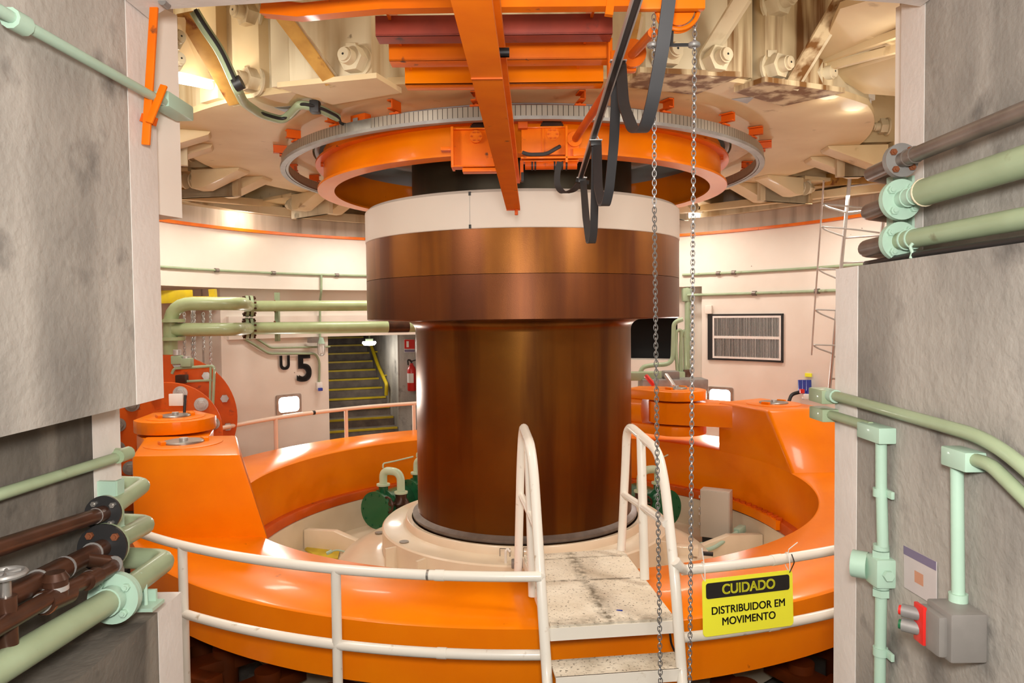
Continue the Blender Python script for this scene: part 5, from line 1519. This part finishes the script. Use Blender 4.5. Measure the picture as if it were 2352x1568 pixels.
# lower right wall conduits
XR = 1.255
t = conduit('wall_conduit', [PX(1905, 906, XR), PX(1935, 913, XR), PX(2275, 1008, XR), PX(2420, 1130, XR), PX(2420, 1130, XR) + (PX(2420, 1130, XR) - PX(2275, 1008, XR)) * 1.2, PX(2420, 1130, XR) + (PX(2420, 1130, XR) - PX(2275, 1008, XR)) * 1.2 + V((0, -1.5, -.2))], .0195, 'upper long green conduit crossing the right wall and bending down', (), 'green_pale', bend=.12)
MB().box(PX(1893, 908, XR), (.075, .13, .055), .006).build('pull_box', 'green_pale', t)
q = PX(1915, 909, XR); MB().cyl(q - V((0, .02, 0)), q + V((0, .05, 0)), .026, 14).build('coupling', 'mint', t)
t = conduit('wall_conduit', [PX(1905, 951, XR), PX(2000, 980, XR)], .018, 'short green conduit on the right wall joining the upright with round junction box', (), 'green_pale', bend=0)
MB().box(PX(1893, 950, XR), (.07, .13, .05), .006).build('pull_box', 'green_pale', t)
MB().box(PX(2012, 993, XR), (.06, .16, .055), .006).build('elbow_box', 'mint', t)
for a_, b_, r in (((2024, 1010), (2024, 1110), .0185), ((2024, 1110), (2028, 1255), .0185), ((2024, 1355), (2022, 1480), .019), ((2022, 1480), (2020, 1640), .019)):
    MB().cyl(PX(*a_, XR), PX(*b_, XR), r, 14).build('upright', 'mint', t)
for v in (1130, 1495):
    c = PX(2022, v, XR); MB().cyl(c - V((0, 0, .014)), c + V((0, 0, .014)), .024, 14).build('clamp', 'mint', t)
    MB().box(c + V((.015, .0, 0)), (.012, .11, .026), .003).build('clamp_plate', 'mint', t)
for v0, v1, r in ((1250, 1262, .026), (1264, 1284, .030), (1335, 1350, .026), (1352, 1368, .029)):
    MB().cyl(PX(2024, v0, XR), PX(2024, v1, XR), r, 6 if r > .028 else 16).build('union', 'mint', t)
c = PX(2023, 1310, XR)
MB().box(c, (.07, .085, .10), .012).build('junction_box', 'mint', t)
MB().cyl(c + V((0, -.045, 0)), c + V((0, -.06, 0)), .018, 6).build('plug', 'mint', t)
e = c + V((-.02, .05, 0)); MB().cyl(e, e + V((-.04, .03, 0)), .047, 24).build('round_cover', 'mint', t)
t = thing('push_button_station', 'grey push button box with red and green buttons on the right wall', 'switch box', PX(2190, 1440, XR))
MB().tube([PX(2350, 1140, XR) + (PX(2350, 1140, XR) - PX(2275, 1066, XR)) * 2.2 + V((0, -1.5, -.2)), PX(2350, 1140, XR) + (PX(2350, 1140, XR) - PX(2275, 1066, XR)) * 2.2, PX(2350, 1140, XR), PX(2275, 1066, XR), PX(2240, 1056, XR)], .0185, 14, bend=.06).build('conduit', 'green_pale', t)
MB().box(PX(2212, 1053, XR), (.06, .115, .055), .006).build('elbow_box', 'mint', t)
MB().cyl(PX(2198, 1068, XR), PX(2201, 1365, XR), .0175, 14).build('upright', 'mint', t)
MB().cyl(PX(2201, 1362, XR), PX(2201, 1392, XR), .025, 16).build('union', 'mint', t)
cc = PX(2196, 1446, XR - .026)
MB().box(cc, (.10, .12, .135), .008).build('body', 'station_grey', t)
MB().box(cc + V((-.058, .01, -.004)), (.03, .105, .115), .012).build('cover', 'station_grey', t)
MB().box(cc + V((-.075, .045, .0)), (.012, .05, .11), .004).build('red_edge', 'red', t)
for z, mm in ((.022, 'red'), (-.020, 'dark_green')):
    a_ = cc + V((-.06, .045, z)); b_ = cc + V((-.105, .085, z))
    MB().cyl(a_, b_, .019, 18).build('button_guard', 'grey_flange', t)
    d = (b_ - a_).normalized(); MB().cyl(b_, b_ + d * .008, .014, 16).build('button', mm, t)
# faded notice
XN = 1.281
pp = [PX(2077, 1252, XN), PX(2152, 1290, XN), PX(2152, 1393, XN), PX(2078, 1348, XN)]
t = thing('wall_notice', 'faded paper notice with a purple heading on the right concrete wall', 'poster', pp[3])
MB().prism(pp, (-.002, 0, 0)).build('paper', 'poster', t, smooth=False)
hh = [pp[0], pp[1], pp[1].lerp(pp[2], .20), pp[0].lerp(pp[3], .20)]
MB().prism([p - V((.0022, 0, 0)) for p in hh], (-.0006, 0, 0)).build('heading', 'poster_head', t, smooth=False)
def inn(s_, r_):
    return pp[0].lerp(pp[1], s_).lerp(pp[3].lerp(pp[2], s_), r_) - V((.0022, 0, 0))
MB().prism([inn(.35, .45), inn(.62, .45), inn(.62, .72), inn(.35, .72)], (-.0004, 0, 0)).build('picture', 'poster_mark', t, smooth=False)
